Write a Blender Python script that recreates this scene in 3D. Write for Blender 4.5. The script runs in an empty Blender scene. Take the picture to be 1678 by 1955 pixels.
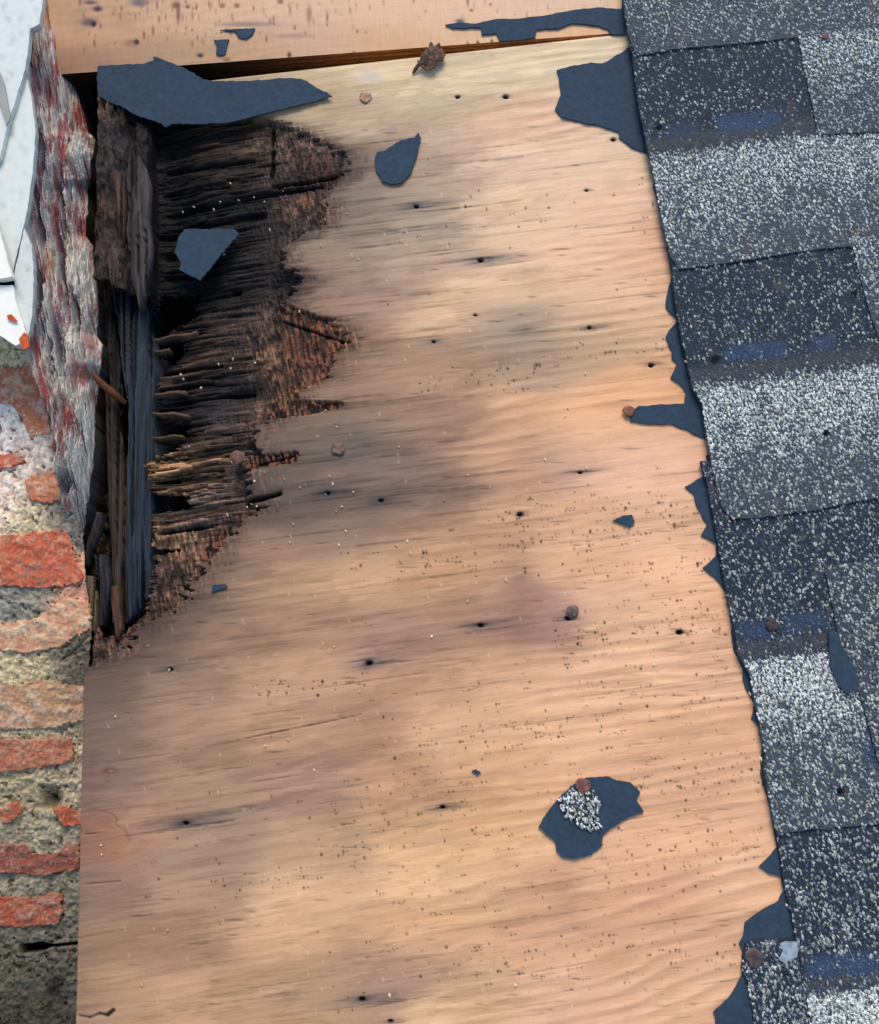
import bpy, math, random
import numpy as np
from mathutils import Matrix, Vector, geometry

random.seed(7)
rng = np.random.default_rng(11)
scene = bpy.context.scene
COL = scene.collection

# ------------------------------------------------------------------ camera, sky, sun, exposure
# Roof coordinates (metres): x across the slope, y up the slope, z off the deck surface.
PITCH = math.radians(24)
G = Matrix.Translation((0, 0, 3.0)) @ Matrix.Rotation(PITCH, 4, 'X')
PW, PH, FOC = 1678.0, 1955.0, 1700.0
TAU, RHO, HC = math.radians(15.55), math.radians(4.86), 0.45
r0 = np.array([1.0, 0, 0]); u0 = np.array([0, math.cos(TAU), math.sin(TAU)])
FW = np.array([0, math.sin(TAU), -math.cos(TAU)])
RT = math.cos(RHO) * r0 - math.sin(RHO) * u0
UP = math.sin(RHO) * r0 + math.cos(RHO) * u0
cam_d = bpy.data.cameras.new("camera")
cam = bpy.data.objects.new("camera", cam_d); COL.objects.link(cam)
cam_d.sensor_fit = 'HORIZONTAL'; cam_d.sensor_width = 36.0
cam_d.lens = 36.0 * FOC / PW
cam_d.clip_start = 0.01; cam_d.clip_end = 1000
M = Matrix(((RT[0], UP[0], -FW[0], 0), (RT[1], UP[1], -FW[1], 0), (RT[2], UP[2], -FW[2], HC), (0, 0, 0, 1)))
cam.matrix_world = G @ M
scene.camera = cam

SUN_EL, SUN_AZ = math.radians(68), math.radians(14)      # azimuth from +Y (up the slope), towards -X
world = bpy.data.worlds.new("World"); scene.world = world
world.use_nodes = True
wn = world.node_tree
bgn = wn.nodes['Background']
sky = wn.nodes.new('ShaderNodeTexSky'); sky.sky_type = 'NISHITA'; sky.sun_disc = False
sky.sun_elevation = SUN_EL; sky.sun_rotation = SUN_AZ
wn.links.new(sky.outputs[0], bgn.inputs[0]); bgn.inputs[1].default_value = 0.14
sun_d = bpy.data.lights.new("sun", 'SUN'); sun_d.energy = 2.0; sun_d.angle = math.radians(30)
sun_d.color = (1.0, 0.86, 0.70)
sun = bpy.data.objects.new("sun", sun_d); COL.objects.link(sun)
sd = Vector((math.sin(SUN_AZ) * math.cos(SUN_EL), math.cos(SUN_AZ) * math.cos(SUN_EL), math.sin(SUN_EL)))
sun.rotation_euler = sd.to_track_quat('Z', 'Y').to_euler()
sun.location = (0, 0, 6)
scene.view_settings.view_transform = 'Standard'; scene.view_settings.look = 'None'
scene.view_settings.gamma = 1.0; scene.view_settings.exposure = 0.45
KWB = np.array([0.98, 1.02, 1.20])      # light reaching the deck, per channel (colours below are divided by it)

# ------------------------------------------------------------------ helpers
def P(px, py, n=0.0):
    """photo position -> point of the roof at height n (metres)"""
    px = np.asarray(px, float); py = np.asarray(py, float); n = np.asarray(n, float)
    d = FW * FOC + (px - PW / 2)[..., None] * RT + (PH / 2 - py)[..., None] * UP
    t = (n - HC) / d[..., 2]
    return np.stack([d[..., 0] * t, d[..., 1] * t, d[..., 2] * t + HC], -1)

def Q(x, y, z=0.0):
    """roof point -> photo position"""
    v = np.stack([x, y, z - HC + 0 * x], -1)
    dep = v @ FW
    return PW / 2 + FOC * (v @ RT) / dep, PH / 2 - FOC * (v @ UP) / dep

def lin(c):
    c = np.clip(np.asarray(c, float) / 255.0, 0, 1)
    l = np.where(c <= 0.04045, c / 12.92, ((c + 0.055) / 1.055) ** 2.4)
    return np.clip(l / KWB, 0, 0.9)

def _h(ix, iy, seed):
    h = (ix.astype(np.int64) * 374761393 + iy.astype(np.int64) * 668265263 + seed * 974634777) & 0xFFFFFFFF
    h = ((h ^ (h >> 13)) * 1274126177) & 0xFFFFFFFF
    h = ((h ^ (h >> 16)) * 2246822519) & 0xFFFFFFFF
    return ((h ^ (h >> 15)) & 0xFFFFFF) / float(0xFFFFFF)

def vn(x, y, seed=0):
    ix = np.floor(x); iy = np.floor(y); fx = x - ix; fy = y - iy
    fx = fx * fx * (3 - 2 * fx); fy = fy * fy * (3 - 2 * fy)
    a = _h(ix, iy, seed); b = _h(ix + 1, iy, seed); c = _h(ix, iy + 1, seed); d = _h(ix + 1, iy + 1, seed)
    return (a * (1 - fx) + b * fx) * (1 - fy) + (c * (1 - fx) + d * fx) * fy

def fbm(x, y, seed=0, o=4):
    s = 0; a = 0.5; t = 0
    for k in range(o):
        s = s + a * vn(x, y, seed + 17 * k); t += a; a *= 0.5; x = x * 2.03 + 3.1; y = y * 2.03 + 1.7
    return s / t

def cells(x, y, w, h, seed):
    iy = np.floor(y / h); ix = np.floor(x / w + 7.3 * _h(iy, iy * 0, seed))
    return _h(ix, iy, seed + 1)

def smooth(a, b, x):
    t = np.clip((x - a) / (b - a), 0, 1); return t * t * (3 - 2 * t)

def inpoly(X, Y, poly):
    r = np.zeros(X.shape, bool); n = len(poly)
    for i in range(n):
        x1, y1 = poly[i]; x2, y2 = poly[(i + 1) % n]
        if y1 == y2: continue
        c = ((y1 > Y) != (y2 > Y)) & (X < (x2 - x1) * (Y - y1) / (y2 - y1) + x1)
        r ^= c
    return r

def rbf(X, Y, pts, sx, sy):
    """smooth field through colour samples (x, y, r, g, b)"""
    pts = np.array(pts, float)
    num = np.zeros(X.shape + (3,)); den = np.zeros(X.shape)
    for p in pts:
        q = ((X - p[0]) / sx) ** 2 + ((Y - p[1]) / sy) ** 2
        w = np.exp(-np.minimum(q, 60)) + 1e-4 / (1 + q * q)
        den += w; num += w[..., None] * p[2:5]
    return num / den[..., None]

def new_mesh(name, V, F, col=None, smooth_shade=False):
    me = bpy.data.meshes.new(name)
    V = np.asarray(V, np.float32)
    if isinstance(F, np.ndarray):
        k = F.shape[1]
        me.vertices.add(len(V)); me.vertices.foreach_set('co', V.ravel())
        me.loops.add(F.size); me.loops.foreach_set('vertex_index', F.astype(np.int32).ravel())
        me.polygons.add(len(F))
        me.polygons.foreach_set('loop_start', np.arange(0, F.size, k, dtype=np.int32))
        me.polygons.foreach_set('loop_total', np.full(len(F), k, np.int32))
        me.update(calc_edges=True)
    else:
        me.from_pydata([tuple(v) for v in V.tolist()], [], F)
    if col is not None:
        at = me.color_attributes.new('Col', 'FLOAT_COLOR', 'POINT')
        c = np.ones((len(V), 4), np.float32); c[:, :3] = col
        at.data.foreach_set('color', c.ravel())
    if smooth_shade:
        me.polygons.foreach_set('use_smooth', np.ones(len(me.polygons), bool))
    if not smooth_shade: me.polygons.foreach_set('use_smooth', np.zeros(len(me.polygons), bool))
    me.update()
    return me

def tag(o, label=None, cat=None, group=None, kind=None):
    if label: o['label'] = label
    if cat: o['category'] = cat
    if group: o['group'] = group
    if kind: o['kind'] = kind
    return o

def add(name, me, mat, parent=None):
    o = bpy.data.objects.new(name, me)
    COL.objects.link(o)
    if parent is not None: o.parent = parent
    else: o.matrix_world = G
    if mat: me.materials.append(mat)
    return o

def add_at(name, V, F, mat, parent=None, col=None, sm=False):
    """a mesh whose origin sits at its own base; V is in roof coordinates"""
    V = np.asarray(V, float)
    c = np.array([V[:, 0].mean(), V[:, 1].mean(), V[:, 2].min()])
    me = new_mesh(name, V - c, F, col, sm)
    o = bpy.data.objects.new(name, me); COL.objects.link(o)
    me.materials.append(mat)
    if parent is None:
        o.matrix_world = G @ Matrix.Translation(c.tolist())
        o['_c'] = c.tolist()
    else:
        pc = np.array(parent['_c'])
        o.parent = parent; o.location = (c - pc).tolist()
        o['_c'] = c.tolist()
    return o

def empty(name, x, y, z):
    o = bpy.data.objects.new(name, None); COL.objects.link(o)
    o.empty_display_size = 0.02
    o.matrix_world = G @ Matrix.Translation((float(x), float(y), float(z)))
    o['_c'] = [float(x), float(y), float(z)]
    return o

def grid_mesh(X3, keep=None, col=None, skirt=None, skirt_col=0.8):
    """X3: (r, c, 3) points; keep: (r-1, c-1) cells; skirt: depth below each border point"""
    r, c = X3.shape[:2]
    idx = np.arange(r * c).reshape(r, c)
    F = np.stack([idx[:-1, :-1], idx[:-1, 1:], idx[1:, 1:], idx[1:, :-1]], -1)
    if keep is not None: F = F[keep]
    F = F.reshape(-1, 4)
    V = X3.reshape(-1, 3); C = col.reshape(-1, 3)
    if skirt is not None:
        E = np.concatenate([F[:, [0, 1]], F[:, [1, 2]], F[:, [2, 3]], F[:, [3, 0]]])
        key = np.sort(E, 1); key = key[:, 0] * (r * c) + key[:, 1]
        u, inv, cnt = np.unique(key, return_inverse=True, return_counts=True)
        B = E[cnt[inv] == 1]
        bv = np.unique(B); remap = np.full(r * c, -1); remap[bv] = np.arange(len(bv)) + r * c
        dv = V[bv].copy(); sk = np.broadcast_to(skirt, (r, c)).reshape(-1)[bv]
        dv[:, 2] = np.minimum(dv[:, 2] - 0.0005, sk)
        V = np.concatenate([V, dv]); C = np.concatenate([C, C[bv] * skirt_col])
        S = np.stack([B[:, 1], B[:, 0], remap[B[:, 0]], remap[B[:, 1]]], -1)
        F = np.concatenate([F, S])
    used = np.unique(F); rm = np.zeros(len(V), int); rm[used] = np.arange(len(used))
    return V[used], rm[F], C[used]

def densify(poly, step, jag, seed):
    out = []; n = len(poly); rr = random.Random(seed)
    for i in range(n):
        a = np.array(poly[i], float); b = np.array(poly[(i + 1) % n], float)
        L = np.hypot(*(b - a)); k = max(1, int(L / step)); nn = np.array([-(b - a)[1], (b - a)[0]]) / max(L, 1e-6)
        for j in range(k):
            p = a + (b - a) * j / k
            p = p + nn * rr.uniform(-jag, jag)
            out.append(p)
    return out

def sheet(name, poly, n, thick, mat, parent=None, step=9, jag=1.2, fill=14, hf=None, cf=None, seed=1, extra=None):
    """thin sheet with the outline poly (photo px at height n); hf(px, py) adds height, cf gives its colour"""
    b = densify(poly, step, jag, seed)
    bx = np.array([p[0] for p in b]); by = np.array([p[1] for p in b])
    gx, gy = np.meshgrid(np.arange(bx.min(), bx.max(), fill), np.arange(by.min(), by.max(), fill))
    gx = gx.ravel() + rng.uniform(-fill * .3, fill * .3, gx.size); gy = gy.ravel() + rng.uniform(-fill * .3, fill * .3, gy.size)
    m = inpoly(gx, gy, b); gx = gx[m]; gy = gy[m]
    dmin = np.array([np.min((bx - x) ** 2 + (by - y) ** 2) for x, y in zip(gx, gy)]) if len(gx) else np.zeros(0)
    m = dmin > (fill * .45) ** 2; gx = gx[m]; gy = gy[m]
    ax = np.concatenate([bx, gx]); ay = np.concatenate([by, gy])
    vs, es, fs, *_ = geometry.delaunay_2d_cdt([Vector((x, y)) for x, y in zip(ax, ay)], [], [list(range(len(b)))], 1, 1e-4)
    vx = np.array([v[0] for v in vs]); vy = np.array([v[1] for v in vs])
    fs = np.array([list(f) for f in fs if len(f) == 3])
    W = P(vx, vy, n)
    a = W[fs]; cr = np.cross(a[:, 1] - a[:, 0], a[:, 2] - a[:, 0])[:, 2]
    fs[cr < 0] = fs[cr < 0][:, ::-1]
    if hf is not None: W[:, 2] += hf(vx, vy)
    N = len(W); D = W.copy(); D[:, 2] -= thick
    E = np.concatenate([fs[:, [0, 1]], fs[:, [1, 2]], fs[:, [2, 0]]])
    key = np.sort(E, 1); key = key[:, 0] * N + key[:, 1]
    u, inv, cnt = np.unique(key, return_inverse=True, return_counts=True)
    B = E[cnt[inv] == 1]
    T1 = np.stack([B[:, 1], B[:, 0], B[:, 0] + N], -1); T2 = np.stack([B[:, 1], B[:, 0] + N, B[:, 1] + N], -1)
    F = np.concatenate([fs, fs[:, ::-1] + N, T1, T2])
    C = None
    if cf is not None:
        C = cf(vx, vy); C = np.concatenate([C, C * 0.7])
    return add_at(name, np.concatenate([W, D]), F, mat, parent, C)

def strip(name, left, right, nl, nr, mat, rows=200, cols=24, hf=None, cf=None, parent=None, y0=None, y1=None, skirt=None, keep=None):
    """surface between two traced edges (x as a function of y) at heights nl, nr"""
    y0 = left[0][1] if y0 is None else y0; y1 = left[-1][1] if y1 is None else y1
    ys = np.linspace(y0, y1, rows)
    xl = np.interp(ys, [p[1] for p in left], [p[0] for p in left]); xr = np.interp(ys, [p[1] for p in right], [p[0] for p in right])
    s = np.linspace(0, 1, cols)[None, :]
    X = xl[:, None] * (1 - s) + xr[:, None] * s; Y = np.repeat(ys[:, None], cols, 1)
    if nl is None:                       # face steepness follows its traced width
        n = nr + np.minimum(.00047 * (xr - xl), .050)[:, None] * (1 - s)
    else: n = np.broadcast_to(nl * (1 - s) + nr * s, X.shape)
    W = P(X, Y, n)
    if hf is not None: W[..., 2] += hf(X, Y, np.broadcast_to(s, X.shape))
    C = cf(X, Y, np.broadcast_to(s, X.shape))
    if nl is None:                           # unpainted brick below the painted face, its shadow put into the colour
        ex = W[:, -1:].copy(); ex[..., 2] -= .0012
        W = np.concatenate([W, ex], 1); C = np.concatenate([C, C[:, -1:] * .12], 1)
    kp = keep(X, Y)[:-1, :-1] if keep else None
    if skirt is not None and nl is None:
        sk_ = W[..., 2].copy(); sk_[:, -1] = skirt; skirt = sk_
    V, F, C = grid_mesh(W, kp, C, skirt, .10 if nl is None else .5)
    return add_at(name, V, F, mat, parent, C, True)

# ------------------------------------------------------------------ materials
def material(name, rough=0.8, spec=0.25, attr=True, base=(0.5, 0.5, 0.5), noise=None, bump=None, vary=0.12):
    m = bpy.data.materials.new(name); m.use_nodes = True
    nt = m.node_tree; N = nt.nodes; Lk = nt.links; p = N['Principled BSDF']
    p.inputs['Roughness'].default_value = rough; p.inputs['Specular IOR Level'].default_value = spec
    tc = N.new('ShaderNodeTexCoord')
    if attr:
        a = N.new('ShaderNodeAttribute'); a.attribute_name = 'Col'; src = a.outputs['Color']
    else:
        a = N.new('ShaderNodeRGB'); a.outputs[0].default_value = (*base, 1); src = a.outputs[0]
    if noise:
        mp = N.new('ShaderNodeMapping'); mp.inputs['Scale'].default_value = noise
        Lk.new(tc.outputs['Object'], mp.inputs[0])
        t = N.new('ShaderNodeTexNoise'); t.inputs['Scale'].default_value = 1.0; t.inputs['Detail'].default_value = 4
        Lk.new(mp.outputs[0], t.inputs['Vector'])
        mr = N.new('ShaderNodeMapRange'); mr.inputs[1].default_value = 0.25; mr.inputs[2].default_value = 0.75
        mr.inputs[3].default_value = 1 - vary; mr.inputs[4].default_value = 1 + vary
        Lk.new(t.outputs[0], mr.inputs[0])
        mx = N.new('ShaderNodeVectorMath'); mx.operation = 'SCALE'
        Lk.new(src, mx.inputs[0]); Lk.new(mr.outputs[0], mx.inputs['Scale'])
        src = mx.outputs[0]
        if bump:
            b = N.new('ShaderNodeBump'); b.inputs['Strength'].default_value = bump[0]; b.inputs['Distance'].default_value = bump[1]
            Lk.new(t.outputs[0], b.inputs['Height']); Lk.new(b.outputs[0], p.inputs['Normal'])
    Lk.new(src, p.inputs['Base Color'])
    return m

M_PLY = material('plywood', 0.7, 0.2, noise=(160, 2600, 400), bump=(0.2, 0.0003), vary=0.06)
M_ROT = material('weathered_wood', 0.75, 0.3, noise=(1500, 120, 600), bump=(0.6, 0.0008), vary=0.25)
M_FELT = material('roofing_felt', 0.8, 0.12, attr=False, base=lin((50, 68, 91)), noise=(420, 420, 420), bump=(0.5, 0.0005), vary=0.2)
M_SHINGLE = material('asphalt_shingle', 0.8, 0.3, noise=(1300, 900, 1000), bump=(1.0, 0.0009), vary=0.55)
M_GRAIN = material('mineral_granules', 0.7, 0.3, noise=(700, 700, 700), vary=0.15)
M_MORTAR = material('mortar', 0.9, 0.15, noise=(900, 600, 700), bump=(0.5, 0.0008), vary=0.25)
M_BRICK = material('brick', 0.85, 0.15, noise=(600, 600, 600), bump=(0.6, 0.0008), vary=0.18)
M_PAINT = material('flaking_paint', 0.6, 0.3, noise=(1600, 250, 500), bump=(0.6, 0.0008), vary=0.12)
M_BOARD = material('white_paint', 0.5, 0.35, noise=(300, 300, 300), bump=(0.3, 0.0005), vary=0.05)
M_RUST = material('rusty_steel', 0.6, 0.4, noise=(500, 500, 500), bump=(0.5, 0.0004), vary=0.25)
M_DARK = material('attic_darkness', 0.9, 0.0, attr=False, base=(0.002, 0.0018, 0.0016), noise=(60, 60, 60), vary=0.3)  # near black: the shade inside the attic is put into the base colour
M_LEAF = material('dry_leaf', 0.8, 0.2, noise=(600, 600, 600), bump=(0.6, 0.0008), vary=0.3)

# ------------------------------------------------------------------ attic below the deck (closes off the hole)
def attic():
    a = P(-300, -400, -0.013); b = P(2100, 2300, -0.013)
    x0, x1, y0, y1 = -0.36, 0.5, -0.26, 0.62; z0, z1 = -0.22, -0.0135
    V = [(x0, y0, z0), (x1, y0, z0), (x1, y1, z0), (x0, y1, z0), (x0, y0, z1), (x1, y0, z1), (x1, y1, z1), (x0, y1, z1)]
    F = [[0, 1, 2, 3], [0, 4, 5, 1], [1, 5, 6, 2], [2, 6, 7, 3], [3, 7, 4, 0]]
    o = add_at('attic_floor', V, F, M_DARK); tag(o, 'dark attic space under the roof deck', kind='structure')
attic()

# ------------------------------------------------------------------ plywood decking
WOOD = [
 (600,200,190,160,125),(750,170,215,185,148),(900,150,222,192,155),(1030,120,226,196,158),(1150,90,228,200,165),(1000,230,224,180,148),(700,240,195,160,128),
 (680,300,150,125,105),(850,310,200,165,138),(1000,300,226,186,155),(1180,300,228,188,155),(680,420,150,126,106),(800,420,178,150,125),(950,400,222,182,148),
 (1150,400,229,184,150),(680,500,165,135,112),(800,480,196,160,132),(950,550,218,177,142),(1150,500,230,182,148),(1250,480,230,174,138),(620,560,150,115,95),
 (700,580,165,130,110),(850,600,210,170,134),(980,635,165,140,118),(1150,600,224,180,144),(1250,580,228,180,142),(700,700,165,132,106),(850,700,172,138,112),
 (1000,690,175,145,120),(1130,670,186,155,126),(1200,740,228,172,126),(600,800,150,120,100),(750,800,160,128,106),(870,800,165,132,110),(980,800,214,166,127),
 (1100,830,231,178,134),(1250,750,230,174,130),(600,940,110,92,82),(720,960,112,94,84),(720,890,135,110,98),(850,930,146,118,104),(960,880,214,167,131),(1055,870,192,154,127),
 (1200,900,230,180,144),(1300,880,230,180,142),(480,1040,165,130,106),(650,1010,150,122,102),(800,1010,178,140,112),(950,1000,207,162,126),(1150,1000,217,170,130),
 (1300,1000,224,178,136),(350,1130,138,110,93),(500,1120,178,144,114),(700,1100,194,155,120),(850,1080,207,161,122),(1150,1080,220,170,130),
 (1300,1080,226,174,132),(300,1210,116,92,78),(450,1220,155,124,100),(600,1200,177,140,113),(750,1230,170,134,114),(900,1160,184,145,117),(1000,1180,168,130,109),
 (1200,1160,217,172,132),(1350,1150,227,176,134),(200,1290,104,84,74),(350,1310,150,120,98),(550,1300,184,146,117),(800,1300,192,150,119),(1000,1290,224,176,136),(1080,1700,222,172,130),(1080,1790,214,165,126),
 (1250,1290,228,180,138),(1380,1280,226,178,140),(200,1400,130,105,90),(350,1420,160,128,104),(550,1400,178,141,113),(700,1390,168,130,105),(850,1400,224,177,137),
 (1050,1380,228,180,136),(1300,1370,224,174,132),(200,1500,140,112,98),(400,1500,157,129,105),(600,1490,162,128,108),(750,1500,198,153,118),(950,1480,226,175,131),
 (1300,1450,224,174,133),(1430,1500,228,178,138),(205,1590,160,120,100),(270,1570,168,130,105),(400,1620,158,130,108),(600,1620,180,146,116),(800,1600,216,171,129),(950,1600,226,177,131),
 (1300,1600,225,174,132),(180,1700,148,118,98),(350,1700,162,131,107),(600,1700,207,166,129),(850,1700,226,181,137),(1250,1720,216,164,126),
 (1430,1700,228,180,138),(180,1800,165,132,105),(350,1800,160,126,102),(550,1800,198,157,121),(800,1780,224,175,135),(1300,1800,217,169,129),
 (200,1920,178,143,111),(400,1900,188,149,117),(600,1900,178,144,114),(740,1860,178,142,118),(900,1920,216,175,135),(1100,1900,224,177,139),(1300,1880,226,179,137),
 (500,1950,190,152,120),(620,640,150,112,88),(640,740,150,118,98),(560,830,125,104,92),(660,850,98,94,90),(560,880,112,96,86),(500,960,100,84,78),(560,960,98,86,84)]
ROT = [
 (320,260,40,30,28),(420,260,78,58,44),(500,280,116,94,78),(560,290,95,75,65),(620,320,58,52,55),(330,320,32,26,24),(430,320,74,58,46),(520,340,88,72,62),(600,350,48,44,50),
 (310,370,8,7,8),(450,375,30,26,28),(580,390,104,78,64),(310,420,6,6,7),(450,430,33,30,32),(550,430,60,50,48),(310,500,6,6,7),(480,500,50,44,44),(520,470,74,62,56),(390,500,14,12,13),
 (320,560,5,5,6),(400,555,16,14,15),(470,560,60,50,46),(550,540,40,32,30),(380,600,46,38,34),(480,620,72,58,50),(560,620,72,52,44),(620,640,124,86,62),(330,650,45,35,30),
 (400,690,72,56,46),(350,720,92,70,54),(520,700,108,82,64),(590,680,114,76,52),(450,730,60,52,52),(340,745,42,40,44),(420,780,60,53,54),(500,790,110,86,70),(560,770,112,78,54),
 (370,820,70,56,48),(450,830,100,80,68),(330,880,152,117,86),(400,880,122,94,72),(380,905,168,132,98),(450,910,92,74,66),(500,880,124,104,90),(400,945,132,114,100),
 (430,970,98,74,62),(300,985,112,90,70),(370,1000,112,94,82),(420,1020,96,72,58),(320,1020,142,110,82),(340,1060,105,80,64),(300,1100,80,62,54),(340,1140,112,88,72),
 (280,1170,72,58,50),(230,1225,112,82,68),(200,1260,86,70,64),(205,195,176,140,112),(205,250,84,78,82),(215,300,80,70,68),(215,400,86,68,60),(210,480,90,75,70),(255,235,30,25,26),(262,250,44,38,40),
 (265,340,62,60,70),(265,430,66,60,64),(260,500,58,52,54),(237,400,98,72,58),(287,300,18,14,14)]
XR = np.array([(150,330),(200,330),(236,540),(270,600),(290,645),(330,650),(370,600),(400,622),(430,608),(468,530),(500,530),(530,572),(560,545),(590,530),(608,620),
      (650,660),(680,620),(720,622),(745,560),(762,560),(768,650),(780,640),(790,520),(830,470),(870,480),(940,460),(970,490),(1000,440),(1040,400),(1080,380),(1120,350),(1160,335),(1185,275),(1250,205),(1275,150),(1300,60)], float)
HOLE = [(60,540),(200,528),(225,550),(262,556),(285,575),(292,540),(372,543),(360,575),(378,585),(340,605),(300,622),(292,638),(345,640),(345,662),(312,690),(296,700),(293,765),(335,767),(322,780),
        (295,790),(352,797),(350,820),(296,828),(342,838),(330,852),(290,862),(272,868),(272,930),(300,932),(353,938),(356,962),(275,972),(282,1000),(283,1040),(350,1040),(283,1054),(280,1100),
        (275,1130),(262,1165),(240,1188),(225,1203),(180,1212),(172,1190),(160,1150),(60,1150)]
CRACK = [(296,392,612,350,4.5),(296,432,500,400,6),(296,700,420,690,3),(296,733,400,722,3),(296,762,480,744,4),(310,310,480,296,4),(300,350,430,345,3),(520,350,640,333,3),
         (296,470,380,462,5),(296,510,360,506,5),(290,900,420,892,2),(285,912,330,909,2),(290,1010,400,1000,2),(320,565,450,548,4),(520,232,518,330,2.5),(180,1190,186,1225,2),(212,1190,216,1215,2),
         (150,1938,172,1942,2.6),(172,1942,190,1935,2.6),(190,1935,205,1938,2.6),(205,1938,216,1928,3),(430,1418,690,1364,1.0),(470,960,535,942,3.5),(160,1592,200,1590,1.2),
         (160,1688,230,1682,1.6),(460,895,560,868,1.5),(540,610,655,650,2)]
NAILHOLES = [(795,394,5,60,11,.75),(918,497,5.5,55,11,.8),(828,652,4,30,8,.5),(1125,625,4.5,28,6,.6),(1243,697,6,26,7,.6),(1108,902,4,30,6,.6),(727,955,5,55,24,.55),(993,981,6,10,6,.5),
             (918,1194,6,46,10,.7),(704,1266,7,34,20,.75),(1297,1207,7.5,12,8,.6),(355,1572,6,56,14,.9),(845,1541,5.5,26,7,.6),(691,1908,7,58,17,.9),(625,941,5,50,20,.6),(325,1278,5,46,14,.5),
             (745,1950,5,20,8,.4),(1120,363,3.5,8,4,.4),(1171,266,5,8,6,.4),(965,184,6,8,7,.4),(873,185,4.5,6,5,.4),(907,601,3.5,6,4,.3),(1083,1180,6,18,6,.5),(600,348,5,40,18,.6),(340,1570,2,60,10,.4),(420,1553,1.5,90,9,.35),
             (470,865,2,50,12,.4),(700,850,1.5,40,12,.3),(1000,632,1.5,34,14,.35)]

def stamp(col, Z, X, Y, x, y, rx, ry, k, dz, gm, tint=None):
    i0, j0, di, dj = gm(x, y, max(rx, ry))
    sl = (slice(max(i0 - di, 0), i0 + di + 1), slice(max(j0 - dj, 0), j0 + dj + 1))
    if X[sl].size == 0: return
    q = ((X[sl] - x) / rx) ** 2 + ((Y[sl] - y) / ry) ** 2
    w = np.exp(-q ** 1.5)
    if tint is None: col[sl] *= (1 - k * w)[..., None]
    else: col[sl] = col[sl] * (1 - k * w)[..., None] + np.array(tint) * (k * w)[..., None]
    Z[sl] -= dz * w

def make_grid(tl, tr, br, bl, rows, cols):
    TL, TR, BR, BL = [P(*c, 0.0) for c in (tl, tr, br, bl)]
    a = np.linspace(0, 1, rows)[:, None, None]; b = np.linspace(0, 1, cols)[None, :, None]
    W = (TL * (1 - b) + TR * b) * (1 - a) + (BL * (1 - b) + BR * b) * a
    X, Y = Q(W[..., 0], W[..., 1])
    def gm(x, y, r):
        d = (X[::8, ::8] - x) ** 2 + (Y[::8, ::8] - y) ** 2
        i, j = np.unravel_index(np.argmin(d), d.shape); return i * 8, j * 8, int(r * 1.6) + 14, int(r * 1.6) + 14
    return W, X, Y, gm

def grain_lines(x, y, seed, tl=None):
    """x, y in mm: growth rings running along x, plus fine streaks"""
    tl = .065 + .045 * smooth(60, -90, y)
    yt = y - x * tl
    w = 26 * (fbm(x / 150, y / 50, seed) - .5) + 3.4 * (fbm(x / 45, y / 10, seed + 3) - .5)
    ph = (yt + w) / 7.0
    ph2 = ph + 1.1 * fbm(ph * 0.35, x / 400, seed + 5)
    f = ph2 - np.floor(ph2)
    ring = np.where(f < .72, smooth(0, .72, f), 1 - smooth(.72, 1.0, f))
    amp = smooth(.25, .75, fbm(x / 90, y / 22, seed + 9))
    streak = .55 * (fbm(x / 20, yt / 2.6, seed + 11, 3) - .5) + .45 * (fbm(x / 24, yt / .8, seed + 12, 3) - .5)
    fine = .6 * (vn(x / 7, yt / .42, seed + 21) - .5) + .6 * (vn(x / .5, y / .5, seed + 22) - .5)
    return ring * amp, streak, fine

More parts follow.
